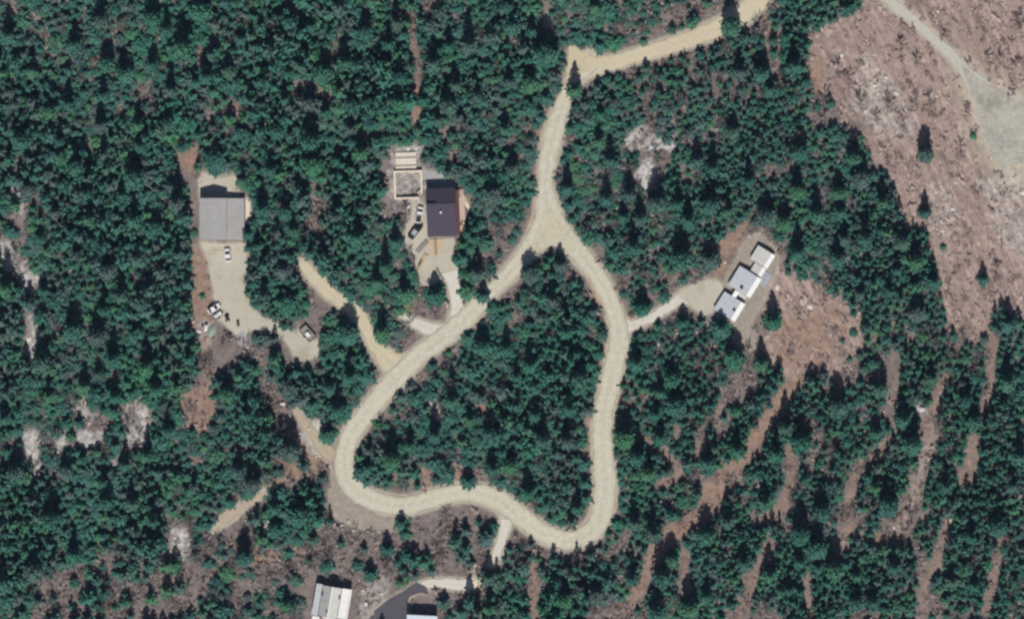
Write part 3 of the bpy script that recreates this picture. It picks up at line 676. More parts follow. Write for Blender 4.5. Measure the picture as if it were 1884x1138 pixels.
sheets_roof(r, (4.95, L1 - .1, 2.3), (4.95, L0 + .2, 2.3), (2.25, L1 - .1, 2.8), (2.25, L0 + .2, 2.8), 4, M['white_roof'])
MB().box(-3.26, -3.12, L0, L1 - .2, 2.3, 2.7).build('fascia', M['dark_metal'], r)
for q in ((-2.9, 1.6), (1.9, 1.4), (-.9, -2.9)):
    MB().tube((q[0], q[1], 2.6), (q[0], q[1], 3.9), .2, .2, 8).build('chimney', M['dark_metal'], r)
MB().box(-4.6, -2.6, L0 - 1.6, L0 - .35, -.05, 2.5).build('porch', M['white_paint'], r)
MB().box(-1.8, 1.6, L0 - .5, L0 - .1, -.05, 3.0).build('gable', M['white_paint'], r)

# pale blue roof cut by the bottom edge
r = thing('blue_house', 'pale blue metal roof just entering at the bottom edge', 'house', 776, 1150, 0, -3)
wall_box(r, -3.9, 3.9, -2.6, 2.7, 2.5, M['wall_pale'])
sheets_roof(r, (-4.2, -3.0, 2.3), (4.2, -3.0, 2.3), (-4.2, 3.0, 3.0), (4.2, 3.0, 3.0), 5, M['blue_roof'])
MB().box(-4.2, 4.2, 3.02, 3.14, 2.75, 2.98).build('fascia', M['dark_metal'], r)

# ------------------------------------------------------------------ vehicles and yard things
def loft(sections):
    """body through cross sections: (x, half width, z low, z high)"""
    m = MB(); n = 8; rings = []
    for x, w, zl, zh in sections:
        i = len(m.v); b = min(.12, w * .3)
        m.v += [(x,-w,zl),(x,w,zl),(x,w,zl+(zh-zl)*.6),(x,w-b*.4,zh-.06),(x,w-b,zh),(x,-w+b,zh),(x,-w+b*.4,zh-.06),(x,-w,zl+(zh-zl)*.6)]
        rings.append(i)
    for a, b in zip(rings[:-1], rings[1:]):
        for k in range(n): m.f.append((a + k, b + k, b + (k + 1) % n, a + (k + 1) % n))
    m.f.append(tuple(rings[0] + k for k in range(n))); m.f.append(tuple(rings[-1] + k for k in reversed(range(n))))
    return m
def wheel(root, x, y, r=.33, w=.22):
    t = MB().tube((0, -w/2, 0), (0, w/2, 0), r, r, 14).build('wheel', M['rubber'], root); t.location = (x, y, r)
    s = 1 if y > 0 else -1
    MB().tube((0, s * (w/2 + .002), 0), (0, s * (w/2 + .02), 0), r * .6, r * .55, 10).build('rim', M['rim'], t)
def car(label, px, py, rot, paint, kind='car', L=4.3, Wd=1.75, group='vehicles in the yards', roofm=None):
    r = thing('parked_' + kind, label, kind, px, py, .01, rot, group)
    h, w = L / 2, Wd / 2
    loft([(-h, w*.82, .42, .78), (-h+.15, w*.95, .3, .92), (-h*.3, w, .28, .98), (h*.45, w, .28, .95), (h-.2, w*.93, .3, .8), (h, w*.8, .38, .66)]).build('body', paint, r)
    if kind == 'truck':
        loft([(-.15, w*.86, .97, 1.0), (.0, w*.8, .98, 1.6), (h*.36, w*.78, .98, 1.62), (h*.6, w*.84, .95, .99)]).build('cabin', M['glass'], r)
        loft([(.06, w*.76, 1.605, 1.68), (h*.34, w*.74, 1.625, 1.69)]).build('roof', paint, r)
        MB().box(-h+.2, -.25, -w*.8, w*.8, .93, 1.0).build('load_bed', M['dark_metal'], r)
        for s in (-1, 1): MB().box(-h+.1, -.2, s*w*.93-.05, s*w*.93+.05, .95, 1.15).build('bed_side', paint, r)
    else:
        loft([(-h*.86, w*.84, .9, .96), (-h*.5, w*.76, .95, 1.38), (h*.12, w*.75, .96, 1.42), (h*.52, w*.84, .93, .97)]).build('cabin', M['glass'], r)
        loft([(-h*.5, w*.72, 1.385, 1.45), (h*.1, w*.7, 1.42, 1.47)]).build('roof', roofm or paint, r)
    for sx in (-1, 1):
        for sy in (-1, 1): wheel(r, sx * h * .62, sy * (w - .1))
    for s in (-1, 1):
        MB().box(h-.04, h+.03, s*w*.55-.16, s*w*.55+.16, .52, .66).build('headlight', M['lamp_clear'], r)
        MB().box(-h-.03, -h+.04, s*w*.6-.14, s*w*.6+.14, .58, .74).build('tail_light', M['lamp_red'], r)
        MB().box(h*.34, h*.34+.14, s*(w+.1)-.09, s*(w+.1)+.09, .98, 1.1).build('wing_mirror', paint, r)
    return r
car('black car with a grey roof panel parked left of the dark-roofed house', 764.5, 425, 52, M['black_paint'], 'car', 5.0, 1.85, roofm=M['rim'])
car('white pickup truck close against the dark-roofed house', 771.5, 395, 80, M['white_paint'], 'truck', 4.6, 1.8)
car('white car standing below the grey garage doors', 419, 469, 97, M['white_paint'], 'car', 3.6, 1.7)
car('white car parked askew beside the yard edge', 394, 567, 32, M['white_paint'], 'car', 3.7, 1.6)

# quad bike
r = thing('quad_bike', 'small black quad bike in the gravel yard', 'quad bike', 418, 585, .01, 100)
loft([(-.85, .3, .45, .62), (-.5, .42, .42, .8), (0, .3, .45, .72), (.5, .42, .42, .78), (.95, .28, .45, .65)]).build('body', M['black_paint'], r)
MB().box(-.55, .15, -.17, .17, .8, .92).build('seat', M['rubber'], r)
MB().tube((.42, -.45, 1.05), (.42, .45, 1.05), .03, .03, 6).tube((.5, 0, .75), (.42, 0, 1.05), .03, .03, 6).build('handlebar', M['dark_metal'], r)
for sx in (-.65, .65):
    for sy in (-.48, .48): wheel(r, sx, sy, .29, .26)
# light trailer by the white car
def trailer(label, px, py, rot, L, Wd, bedm, box=None):
    r = thing('utility_trailer', label, 'trailer', px, py, .01, rot, 'trailers in the gravel yard')
    for k in range(5): MB().box(-L/2, L/2, -Wd/2 + k*Wd/5 + .01, -Wd/2 + (k+1)*Wd/5 - .01, .5, .56).build('plank', bedm, r)
    for s in (-1, 1): MB().box(-L/2, L/2, s*(Wd/2+.04)-.035, s*(Wd/2+.04)+.035, .44, .86).build('side_rail', M['dark_metal'], r)
    for s in (-1, 1): MB().box(s*(L/2+.04)-.035, s*(L/2+.04)+.035, -Wd/2, Wd/2, .44, .86).build('end_rail', M['dark_metal'], r)
    MB().tube((L/2, 0, .46), (L/2 + 1.1, 0, .46), .05, .05, 6).build('tow_bar', M['dark_metal'], r)
    for s in (-1, 1): wheel(r, 0, s*(Wd/2 + .22), .32, .2)
    return r
trailer('low white-decked trailer behind the askew white car', 401, 580, 32, 2.4, 1.2, M['white_paint'])
r = trailer('grey flat trailer with a white crate at the end of the gravel yard', 566, 613, -48, 4.2, 2.3, M['plank_grey'])
x, y = W(566.5, 615)
o = MB().box(-.65, .65, -.5, .5, 0, .75).build('white_crate', M['white_paint'], None, .04); o.location = (x, y, .575); o.rotation_euler = (0, 0, R(-48))
tag(o, 'white crate standing on the grey flat trailer', 'crate')
# white tank on feet
r = thing('white_tank', 'small white gas tank by the brown bank left of the yard', 'tank', 379, 603, 0, 80)
MB().tube((-.75, 0, .6), (.75, 0, .6), .42, .42, 14).build('shell', M['white_paint'], r)
for s in (-1, 1):
    MB().tube((s*.752, 0, .6), (s*.95, 0, .6), .41, .2, 14).build('end_cap', M['white_paint'], r)
    MB().box(s*.5-.06, s*.5+.06, -.3, .3, -.02, .22).build('foot', M['dark_metal'], r)
o = MB().tube((0, 0, 0), (0, 0, .9), .3, .3, 12).build('black_drum', M['black_paint']); o.location = (*W(372.5, 600), 0); tag(o, 'small black drum beside the white gas tank', 'drum')
def mound(name, label, cat, px, py, a, b, h, rot, mat, seed, group=None, n=14):
    m = MB(); rr = random.Random(seed); rings = 4; x, y = W(px, py)
    for i in range(rings):
        t = i / rings
        for k in range(n):
            q = 2 * math.pi * k / n; j = 1 + rr.uniform(-.16, .16)
            m.v.append((math.cos(q) * a * (1 - t) * j, math.sin(q) * b * (1 - t) * j, -.08 + h * (1 - (1 - t) ** 2) * rr.uniform(.85, 1.1) if i else -.12))
    m.v.append((0, 0, h - .05))
    for i in range(rings - 1):
        for k in range(n): m.f.append((i*n + k, i*n + (k+1) % n, (i+1)*n + (k+1) % n, (i+1)*n + k))
    for k in range(n): m.f.append(((rings-1)*n + k, (rings-1)*n + (k+1) % n, rings*n))
    o = m.build(name, mat); o.location = (x, y, 0); o.rotation_euler = (0, 0, R(rot))
    return tag(o, label, cat, group)
mound('covered_heap', 'heap under a pale green tarp right of the white gas tank', 'heap', 390, 607, 2.1, 1.1, .7, 70, M['tarp'], 3)
mound('sand_heap', 'pale curved heap of sand right of the timber deck', 'heap', 857, 370, 2.2, .8, .6, 110, M['sand'], 4)
mound('sand_heap', 'round pale heap of sand at the end of the sandy lane', 'heap', 877, 1067, 1.5, 1.7, .5, 0, M['sand'], 5)
mound('scrap_heap', 'dark scrap heap below the quad bike', 'heap', 421, 615, 1.0, .9, .7, 20, M['dark_metal'], 6, None, 9)
mound('scrap_heap', 'low dark scrap heap nearest the grey concrete slab', 'heap', 412, 626, .8, .6, .45, 60, M['dark_metal'], 7, None, 9)
r = thing('wooden_crate', 'brown slatted crate right of the quad bike', 'crate', 438, 596, 0, 8)
for k in range(4): MB().box(-.36 + k*.185, -.36 + k*.185 + .17, -.62, .62, .7, .76).build('slat', M['brown_box'], r)
MB().box(-.36, .37, -.62, .62, 0, .698).build('box', M['brown_box'], r)
o = sheet('slab_base', [(436,612),(450,607),(461,644),(437,634)], .012, M['slab'], 'grey concrete slab at the lower end of the gravel yard', .3)
# stacks beside the drive of the dark-roofed house
def stack(name, label, cat, px, py, rot, n, L, w, mat, layers=2):
    r = thing(name, label, cat, px, py, 0, rot)
    for z in range(layers):
        for k in range(n - z):
            MB().box(-L/2 + random.uniform(-.3, .3), L/2 + random.uniform(-.3, .3), -n*w/2 + k*w + z*w/2, -n*w/2 + k*w + z*w/2 + w*.9, -.02 + z*.16, .13 + z*.16).build('plank', mat, r)
    return r
stack('plank_stack', 'stack of grey poles beside the drive left of the tan landing', 'timber stack', 777, 453, 48, 5, 4.0, .28, M['plank_grey'])
stack('plank_stack', 'loose tan planks stacked below the grey poles', 'timber stack', 779, 478, 62, 5, 3.6, .3, M['plank'])
stack('plank_stack', 'short dark beams leaning among the tan planks', 'timber stack', 772, 486, 66, 3, 3.0, .24, M['plank_brown'])
# gate beam by the house corner
r = thing('timber_rail', 'dark timber rail between the foundation and the dark-roofed house', 'rail', 789, 339, 0, 1)
MB().box(-1.7, 1.7, -.1, .1, .8, .95).build('beam', M['wall_dark'], r)
for s in (-1.5, 0, 1.5): MB().box(s-.07, s+.07, -.07, .07, -.05, .798).build('post', M['wall_dark'], r)

# stones
def stone_mesh(seed):
    bm = bmesh.new(); bmesh.ops.create_icosphere(bm, subdivisions=2, radius=1); rr = random.Random(seed)
    k = [Vector((rr.uniform(-1,1), rr.uniform(-1,1), rr.uniform(-1,1))).normalized() for _ in range(7)]
    for v in bm.verts:
        c = v.co.normalized(); s = 1
        for q in k:
            d = c.dot(q)
            if d > .55: s -= (d - .55) * .6
        v.co = c * s; v.co.z *= .6
    me = bpy.data.meshes.new('boulder'); bm.to_mesh(me); bm.free(); me.materials.append(M['stone']); return me
STONES = [stone_mesh(k) for k in range(4)]
STONE_AT = [
 (738,634,.55,'pale boulder lower left in the brown patch at the drive junction'), (755,619,.55,'pale boulder upper right in the brown patch at the drive junction'), (752,379,.7,'cream block of stone just below the roofless foundation'), (716,391,.5,'whitish stone left below the roofless foundation'),
 (617,965,.85,'largest white boulder below the west bend shoulder'), (629,966,.7,'white boulder second from the left in the heap below the shoulder'), (641,958,.6,'pinkish boulder at the upper right of the heap below the shoulder'), (650,974,.6,'flat pink boulder apart to the right of the white heap'), (625,979,.5,'small stone under the white boulder heap'),
 (931,1066,.6,'white upright stone right of the sandy heap'), (857,473,.6,'pale boulder among trees right of the tan landing'), (1697,751,.9,'bright white boulder on the pale spot in the east woods'), (1379,434,.55,'pale stone above the top block of the pale-roofed house'), (1334,482,.5,'cream stone on the red bank left of the pale-roofed house'),
 (668,1085,.5,'pale stone right of the ribbed cabin'), (674,1110,.8,'large pale stone between the ribbed cabin and dark asphalt'), (604,1040,.6,'cream stone just above the ribbed cabin'), (520,742,.8,'white boulder at the top of the brown strip left of the west bend'), (735,282,.6,'cream stone on the left of the timber platform top edge'), (752,273,.8,'bright cream stone on the right of the timber platform top edge'),
 (699,977,.45,'pink stone above the single pine under the loop road'), (534,764,.45,'pale stone on the brown strip below the white boulder'), (568,788,.5,'cream stone just below the white gravel spot'), (363,740,.4,'small pale stone on the orange-brown clearing'), (403,463,.35,'small white stone left of the car below the garage'), (396,462,.3,'tiny pale stone farthest left below the garage')]
for i, (px, py, s, lab) in enumerate(STONE_AT):
    o = bpy.data.objects.new('boulder', STONES[i % 4]); C.objects.link(o)
    o.location = (*W(px, py), s * .22); o.scale = (s, s * random.uniform(.75, 1.1), s); o.rotation_euler = (0, 0, random.uniform(0, 6))
    tag(o, lab, 'boulder', 'pale boulders lying about the clearings')

# ------------------------------------------------------------------ trees
def crown_arrays(seed, nb, kind, rows=3, fine=1.0):
    """needle sprays of one crown, unit radius and height; returns verts (n,4,3)"""
    r = np.random.default_rng(seed); Q = []
    tiers = 7
    for ti in range(tiers):
        t = (ti + .3) / tiers
        rad = (1 - t) ** .85 + .06 if kind == 0 else math.sqrt(max(0, 1 - (t * .98) ** 2.2)) * .95 + .05
        if kind == 0 and ti % 2: rad *= .86
        m = max(4, int(round(nb * (rad + .25))))
        off = r.random() * 6.28
        for k in range(m):
            a = off + 6.283 * (k + r.uniform(-.25, .25)) / m
            ln = rad * r.uniform(.72, 1.12)
            for s in np.linspace(.30, .98, rows):
                if s * ln < .12 and ti < tiers - 2: continue
                c = ln * s; z = t + r.uniform(-.06, .06) - .10 * s * (1 - t) + .03
                da = r.uniform(-1.0, 1.0); lat = r.uniform(-.13, .13) * (.4 + rad)
                u = np.array([math.cos(a + da), math.sin(a + da), r.uniform(-.4, .15)])
                w = np.array([-math.sin(a + da), math.cos(a + da), r.uniform(-.45, .45)])
                p = np.array([math.cos(a) * c - math.sin(a) * lat, math.sin(a) * c + math.cos(a) * lat, z])
                l = (.15 + .10 * rad) * r.uniform(.7, 1.25) * fine; h = (.12 + .09 * rad) * r.uniform(.75, 1.3) * fine
                Q.append([p - u * l, p - w * h + u * l * r.uniform(-.2, .3), p + u * l * 1.05, p + w * h + u * l * r.uniform(-.2, .3)])
    for k in range(5):
        a = r.random() * 6.28; u = np.array([math.cos(a) * .12, math.sin(a) * .12, 0]); w = np.array([-math.sin(a) * .07, math.cos(a) * .07, .04])
        p = np.array([0, 0, .96]); Q.append([p - u * .3 - w, p + u - w * .3, p + u * .2 + np.array([0,0,.10]), p - u * .5 + w])
    return np.array(Q)
def quads_mesh(name, V, mat, tint=None):
    """V (n,4,3)"""
    n = len(V); me = bpy.data.meshes.new(name)
    me.vertices.add(n * 4); me.vertices.foreach_set('co', V.astype(np.float32).ravel())
    me.loops.add(n * 4); me.loops.foreach_set('vertex_index', np.arange(n * 4, dtype=np.int32))
    me.polygons.add(n); me.polygons.foreach_set('loop_start', np.arange(0, n * 4, 4, dtype=np.int32))
    me.update(calc_edges=True); me.materials.append(mat)
    at = me.attributes.new('tint', 'FLOAT', 'POINT')
    at.data.foreach_set('value', (np.zeros(n * 4) if tint is None else np.repeat(tint, 4)).astype(np.float32))
    return me

BIG = [crown_arrays(500 + k, 13, k % 4 == 0, 7, .56) for k in range(9)]
SMALL = [crown_arrays(600 + k, 4.9, k % 4 == 0, 3, 1.02) for k in range(12)]
BIG_MESH = [quads_mesh('pine_crown', q, M['needles']) for q in BIG]
TRUNK_MESH = MB().tube((0, 0, -.03), (0, 0, .92), .055, .008, 6).mesh('pine_trunk', M['bark'])

def look(arr, x, y):
    i = np.clip(np.searchsorted(gx, x), 0, NX - 1); j = np.clip(np.searchsorted(gy, y), 0, NY - 1)
    return arr.reshape(NX, NY)[i, j]
# blocked by things
BLOCK = [(409,403,52,46), (812,390,34,52), (751,340,34,34), (1370,525,70,80), (611,1106,48,44), (776,1150,36,28), (747,295,26,24), (566,613,24,22), (803,454,20,24)]
class Cells:
    def __init__(s, c): s.c, s.d = c, {}
    def ok(s, x, y, r, f):
        i, j = int(x // s.c), int(y // s.c)
        for a in (i-1, i, i+1):
            for b in (j-1, j, j+1):
                for q in s.d.get((a, b), ()):
                    if (q[0]-x) ** 2 + (q[1]-y) ** 2 < (f * (q[2] + r)) ** 2: return False
        return True
    def add(s, x, y, r): s.d.setdefault((int(x // s.c), int(y // s.c)), []).append((x, y, r))
cells = Cells(6.5)
def blocked(px, py, m=0): return any(abs(px - a) < w + m and abs(py - b) < h + m for a, b, w, h in BLOCK)

OPENGROUND = (d_road < 1) | sheets
KEEP = OPENGROUND | (rock > .3) | (d_strip < -2)
def over(x, y, r): return any(look(KEEP, x + a * r, y + b * r) for a, b in ((.75, 0), (-.75, 0), (0, .75), (0, -.75)))
def shades(x, y, h): return look(OPENGROUND, x, y + h * .55) or look(OPENGROUND, x, y + h * .95)
big = []                                   # x, y, radius, height, fixed label
FIXED = [  # px, py (crown), radius m, height m, label
 (1701,285,2.3,8.0,'lone dark pine on the felled ground below the field track'), (1701,392,1.9,7.0,'lone slim pine on the left margin of the felled ground'), (1421,592,2.9,8.6,'lone broad pine right of the lower end of the pale-roofed house'), (1853,598,3.0,8.0,'lone rounded pine at the lower end of the felled ground near the right edge'),
 (1344,52,2.7,8.6,'tall dark pine overhanging the north-east gravel road'), (1326,606,3.3,7.0,'broad bright pine just below the pale-roofed house'), (1305,480,3.6,8.2,'broad bright pine left of the red bank by the pale-roofed house'), (1057,168,2.5,8.5,'dark pine at the inner corner of the north road junction'),
 (1000,105,4.0,11.0,'tallest dark pine left of the north road junction'), (396,296,3.3,6.5,'bright green pine standing just above the grey-roofed garage'), (712,1010,2.2,5.5,'single small pine in the brown scrub below the loop road'), (527,1112,2.2,6.0,'small pine left of the ribbed cabin'), (898,1062,2.6,8.0,'dark pine right of the sandy heap at the bottom'),
 (552,950,3.2,8.0,'dark round pine left of the west bend shoulder'), (862,885,2.4,6.5,'bright pine reaching over the bottom bend of the loop road'), (608,715,3.3,7.5,'bright broad pine left of the loop road above the white gravel spot'), (575,745,3.2,7.0,'bright pine just above the white gravel spot'), (603,802,2.3,5.5,'small very dark pine just below the white gravel spot'), (640,615,3.2,8.0,'broad pine between the gravel yard end and the middle driveway'),
 (745,540,3.0,8.0,'broad pine left of the foot of the dark-roofed house drive'), (800,545,3.3,7.0,'broad low pine inside the short gravel spur'), (520,500,3.4,7.5,'broad pine right of the gravel yard middle'), (530,560,3.0,6.5,'bright pine just above the lower gravel yard'), (870,440,2.6,6.5,'pine right of the tan landing'), (862,430,2.0,6.0,'slim pine right of the timber deck end'),
 (888,545,2.2,6.0,'small pine right of the dark-roofed house drive foot'), (1580,330,3.0,9.0,'tall dark pine at the edge of the felled ground above centre'), (1410,400,3.0,8.5,'dark pine above the pale-roofed house'), (1715,520,2.4,8.0,'narrow dark pine at the lower left margin of the felled ground'), (1808,515,1.8,5.5,'small scrubby pine in the middle of the felled ground'),
 (1030,490,2.6,6.5,'pine at the northern tip of the loop island'), (975,505,2.6,6.5,'dark pine at the upper left side of the loop island tip'), (458,432,2.4,5.0,'bushy dark pine against the lower right corner of the grey garage'), (448,335,2.4,7.0,'dark pine right above the grey garage'), (505,935,2.6,7.5,'dark pine above the small white curve'), (508,975,2.4,5.5,'green pine inside the small white curve'),
 (1350,660,3.0,8.0,'pine at the lower left of the pale-roofed house court'), (1400,670,2.6,8.0,'dark pine at the head of the brown skid trail'), (1256,594,2.6,5.5,'dark pine beside the short east driveway')]
for px, py, r, h, lab in FIXED:
    x, y = W(px, py); big.append([x, y, r, h, lab]); cells.add(x, y, r)
rr = random.Random(5)
tries = 0
while len(big) < 300 and tries < 60000:
    tries += 1
    px, py = rr.uniform(4, 1880), rr.uniform(4, 1134); x, y = W(px, py)
    if rr.random() > look(pine, x, y) ** 1.5 or blocked(px, py, 12): continue
    r = rr.uniform(2.15, 3.1)
    if not cells.ok(x, y, r, .9): continue
    if look(d_main, x, y) < 6 + r * 4: continue
    h = r * rr.uniform(2.7, 3.8) + .8
    if shades(x, y, h) or over(x, y, r): continue
    big.append([x, y, r, h, None]); cells.add(x, y, r)
small = []
tries = 0
EX, EY = 158.0, 102.0
hn = lambda x, y: float(fbm(np.array([x * .06]), np.array([y * .06]), 801, 2)[0])
while tries < 220000 and len(small) < 9000:
    tries += 1
    x, y = rr.uniform(-EX, EX), rr.uniform(-EY, EY); px, py = x / S + 942, 569 - y / S
    if rr.random() > look(pine, x, y) or blocked(px, py, 6): continue
    r = rr.uniform(.9, 1.75) if px > 1130 else rr.uniform(1.15, 2.65)
    if not cells.ok(x, y, r, .45 if px < 1130 else .5): continue
    if look(d_main, x, y) < 4 + r * 3: continue
    if over(x, y, r) and rr.random() < .93: continue
    if shades(x, y, r * 2.6 + .5) and rr.random() < .75: continue
    small.append((x, y, r, (r * rr.uniform(2.0, 3.0) * (.15 + 1.6 * hn(x, y)) + .6) * (.62 if look(bare, x, y) > .45 else 1))); cells.add(x, y, r)
print('pines', len(big), len(small))

# where each tall pine and bare tree stands, in words
MARKS = [(409,403,'the grey garage'),(812,390,'the dark-roofed house'),(751,340,'the roofless foundation'),(1370,525,'the pale-roofed house'),(611,1106,'the ribbed cabin'),(776,1130,'the blue-roofed house'),(588,778,'the white gravel spot'),(566,613,'the grey flat trailer'),
 (1010,420,'the road fork'),(1066,136,'the north road junction'),(735,675,'the middle driveway mouth'),(632,850,'the west bend'),(862,905,'the bottom hump of the loop'),(1040,993,'the bottom-right bend'),(1108,775,'the east side of the loop'),(1139,612,'the east driveway mouth'),(905,535,'the west arm of the loop'),(1380,10,'the north-east road entry'),(1195,96,'the north-east road'),(1015,262,'the north road'),
 (556,482,'the middle driveway head'),(420,500,'the upper gravel yard'),(395,567,'the askew white car'),(360,755,'the orange-brown clearing'),(250,780,'the long pale ledge'),(160,805,'the broken pale ledges'),(55,830,'the lower-left pale ledge'),(40,490,'the left-edge ledge'),(60,610,'the narrow left ledge'),(1190,255,'the white ledge'),(1190,325,'the lower white ledge'),
 (1580,150,'the upper felled ground'),(1680,380,'the felled ground margin'),(1490,620,'the red-brown clearing'),(1697,751,'the white boulder in the east woods'),(1340,890,'the long skid trail'),(1165,1110,'the skid trail foot'),(1700,850,'the pale skid trail'),(1562,960,'the vertical skid trail'),(1390,1060,'the short bottom skid trail'),(1785,850,'the eastern brown gap'),(1728,1020,'the bottom-right brown gap'),(1866,900,'the curving right-edge trail'),(1645,720,'the brown lane'),
 (765,200,'the upper brown gap'),(600,180,'the small orange gap'),(432,205,'the orange gap above the garage'),(380,90,'the upper-left brown gap'),(620,80,'the top-centre brown gap'),(760,35,'the top-edge brown gap'),(905,725,'the island clearing'),(800,870,'the lower island clearing'),(495,980,'the small white curve'),(330,1005,'the pale triangle'),(430,940,'the tan cut'),(0,0,'the top-left corner'),(0,1138,'the bottom-left corner'),(1884,1138,'the bottom-right corner'),(140,300,'the left woods'),(200,120,'the top-left woods'),(870,60,'the top-centre woods'),(940,830,'the island middle'),(240,600,'the wood left of the yard'),(1000,720,'the island right half')]
DIRS = ['right of', 'upper right of', 'above', 'upper left of', 'left of', 'lower left of', 'below', 'lower right of']
ORD = ['first', 'second', 'third', 'fourth', 'fifth', 'sixth', 'seventh', 'eighth', 'ninth', 'tenth', 'eleventh', 'twelfth']
def label_all(items, noun, adj):
    """items: list of [x, y, ..., label]; fills missing labels with mark, direction and rank counted outwards from the mark"""
    P = np.array([(q[0] / S + 942, 569 - q[1] / S) for q in items]); best = [None] * len(items); cost = [1e9] * len(items)
    for mx, my, name in MARKS:
        dx, dy = P[:,0] - mx, my - P[:,1]; d = np.hypot(dx, dy); sec = np.round(np.arctan2(dy, dx) / (math.pi / 4)).astype(int) % 8
        for s in range(8):
            ids = [i for i in np.argsort(d) if sec[i] == s]
            for k, i in enumerate(ids[:12]):
                c = d[i] * (1 + .5 * k)
                if c < cost[i]: cost[i] = c; best[i] = (k, DIRS[s], name)
    for i, q in enumerate(items):
        if q[-1]: continue
        k, s, name = best[i]
        q[-1] = f'{ORD[k]} {adj(q)} {noun} {s} {name}'
label_all(big, 'pine', lambda q: ('tall' if q[3] > 8 else 'broad') + ' dark-green')

proto = []
def place_pine(x, y, r, h, lab, k):
    o = bpy.data.objects.new('pine_tree', None); C.objects.link(o); o.location = (x, y, -.05); o.rotation_euler = (0, 0, rr.uniform(0, 6.28))
    tag(o, lab, 'tree', 'tall pines of the wood')
    c = bpy.data.objects.new('crown', BIG_MESH[k % 9]); C.objects.link(c); c.parent = o; c.scale = (r, r, h * .86); c.location = (0, 0, h * .13)
    t = bpy.data.objects.new('trunk', TRUNK_MESH); C.objects.link(t); t.parent = o; t.scale = (h * .45, h * .45, h)
for k, (x, y, r, h, lab) in enumerate(big): place_pine(x, y, r, h, lab, k)
# the rest of the wood as one object
VV, TT = [], []
for i, (x, y, r, h) in enumerate(small):
    q = SMALL[i % 12]; a = rr.uniform(0, 6.28); ca, sa = math.cos(a), math.sin(a)
    v = np.empty_like(q); v[...,0] = (q[...,0] * ca - q[...,1] * sa) * r + x; v[...,1] = (q[...,0] * sa + q[...,1] * ca) * r + y; v[...,2] = q[...,2] * h * .92 + h * .05
    VV.append(v); TT.append(np.full(len(q), rr.random()))
o = bpy.data.objects.new('pine_forest', quads_mesh('pine_forest', np.concatenate(VV), M['needles'], np.concatenate(TT))); C.objects.link(o)
tag(o, 'dense wood of smaller dark green pines', None, None, 'stuff')
print('forest quads', sum(len(v) for v in VV))

# bare trees: trunk and a fan of thin limbs
def bare_arrays(seed, n=13):
    r = np.random.default_rng(seed); Q = []
    def blade(a, b, w0, w1):
        d = b - a; s = np.cross(d, [0, 0, 1.0]); s = s / (np.linalg.norm(s) + 1e-6)
        Q.append([a - s * w0, a + s * w0, b + s * w1, b - s * w1])
        s2 = np.cross(d, s); s2 = s2 / (np.linalg.norm(s2) + 1e-6)
        Q.append([a - s2 * w0, a + s2 * w0, b + s2 * w1, b - s2 * w1])
    for k in range(n):
        z = r.uniform(.25, .85); a = 6.283 * k / n * 2.4 + r.uniform(-.3, .3); l = (1.05 - z) * r.uniform(.8, 1.3)
        p = np.array([0, 0, z]); e = np.array([math.cos(a) * l, math.sin(a) * l, z + r.uniform(.05, .3)])
        blade(p, e, .024, .011)
        for j in range(12):
            t = r.uniform(.3, 1); b0 = p + (e - p) * t; aa = a + r.uniform(-1.1, 1.1); ll = l * r.uniform(.25, .5)
            b1 = b0 + np.array([math.cos(aa) * ll, math.sin(aa) * ll, r.uniform(.0, .2)]); blade(b0, b1, .013, .007)
    return np.array(Q)
BARE = [bare_arrays(900 + k) for k in range(6)]
BARE_MESH = [quads_mesh('bare_crown', q, M['twigs'], np.random.default_rng(k).random(len(q))) for k, q in enumerate(BARE)]
BTRUNK = MB().tube((0, 0, -.02), (0, 0, .95), .03, .008, 6).mesh('bare_trunk', M['bare_bark'])
bcell = Cells(6); bares = []; tries = 0
while len(bares) < 290 and tries < 60000:
    tries += 1
    px, py = rr.uniform(4, 1880), rr.uniform(4, 1134); x, y = W(px, py)
    if rr.random() > look(bare, x, y) ** 1.6 or blocked(px, py, 14): continue
    r = rr.uniform(1.5, 2.6)
    if not bcell.ok(x, y, r, .62): continue
    if not all((q[0]-x) ** 2 + (q[1]-y) ** 2 > (q[2] * .9) ** 2 for q in big): continue
    if look(d_main, x, y) < 6 + r * 6 or look(d_road, x, y) < 8: continue
    bcell.add(x, y, r); bares.append([x, y, r, r * rr.uniform(1.9, 2.6), None])
label_all(bares, 'bare tree', lambda q: 'leafless grey')
for k, (x, y, r, h, lab) in enumerate(bares):
    o = bpy.data.objects.new('bare_tree', None); C.objects.link(o); o.location = (x, y, -.05); o.rotation_euler = (0, 0, rr.uniform(0, 6.28))
    tag(o, lab, 'tree', 'leafless trees of the wood')
    c = bpy.data.objects.new('crown', BARE_MESH[k % 6]); C.objects.link(c); c.parent = o; c.scale = (r, r, h)
    t = bpy.data.objects.new('trunk', BTRUNK); C.objects.link(t); t.parent = o; t.scale = (h * .6, h * .6, h)
print('bare', len(bares))

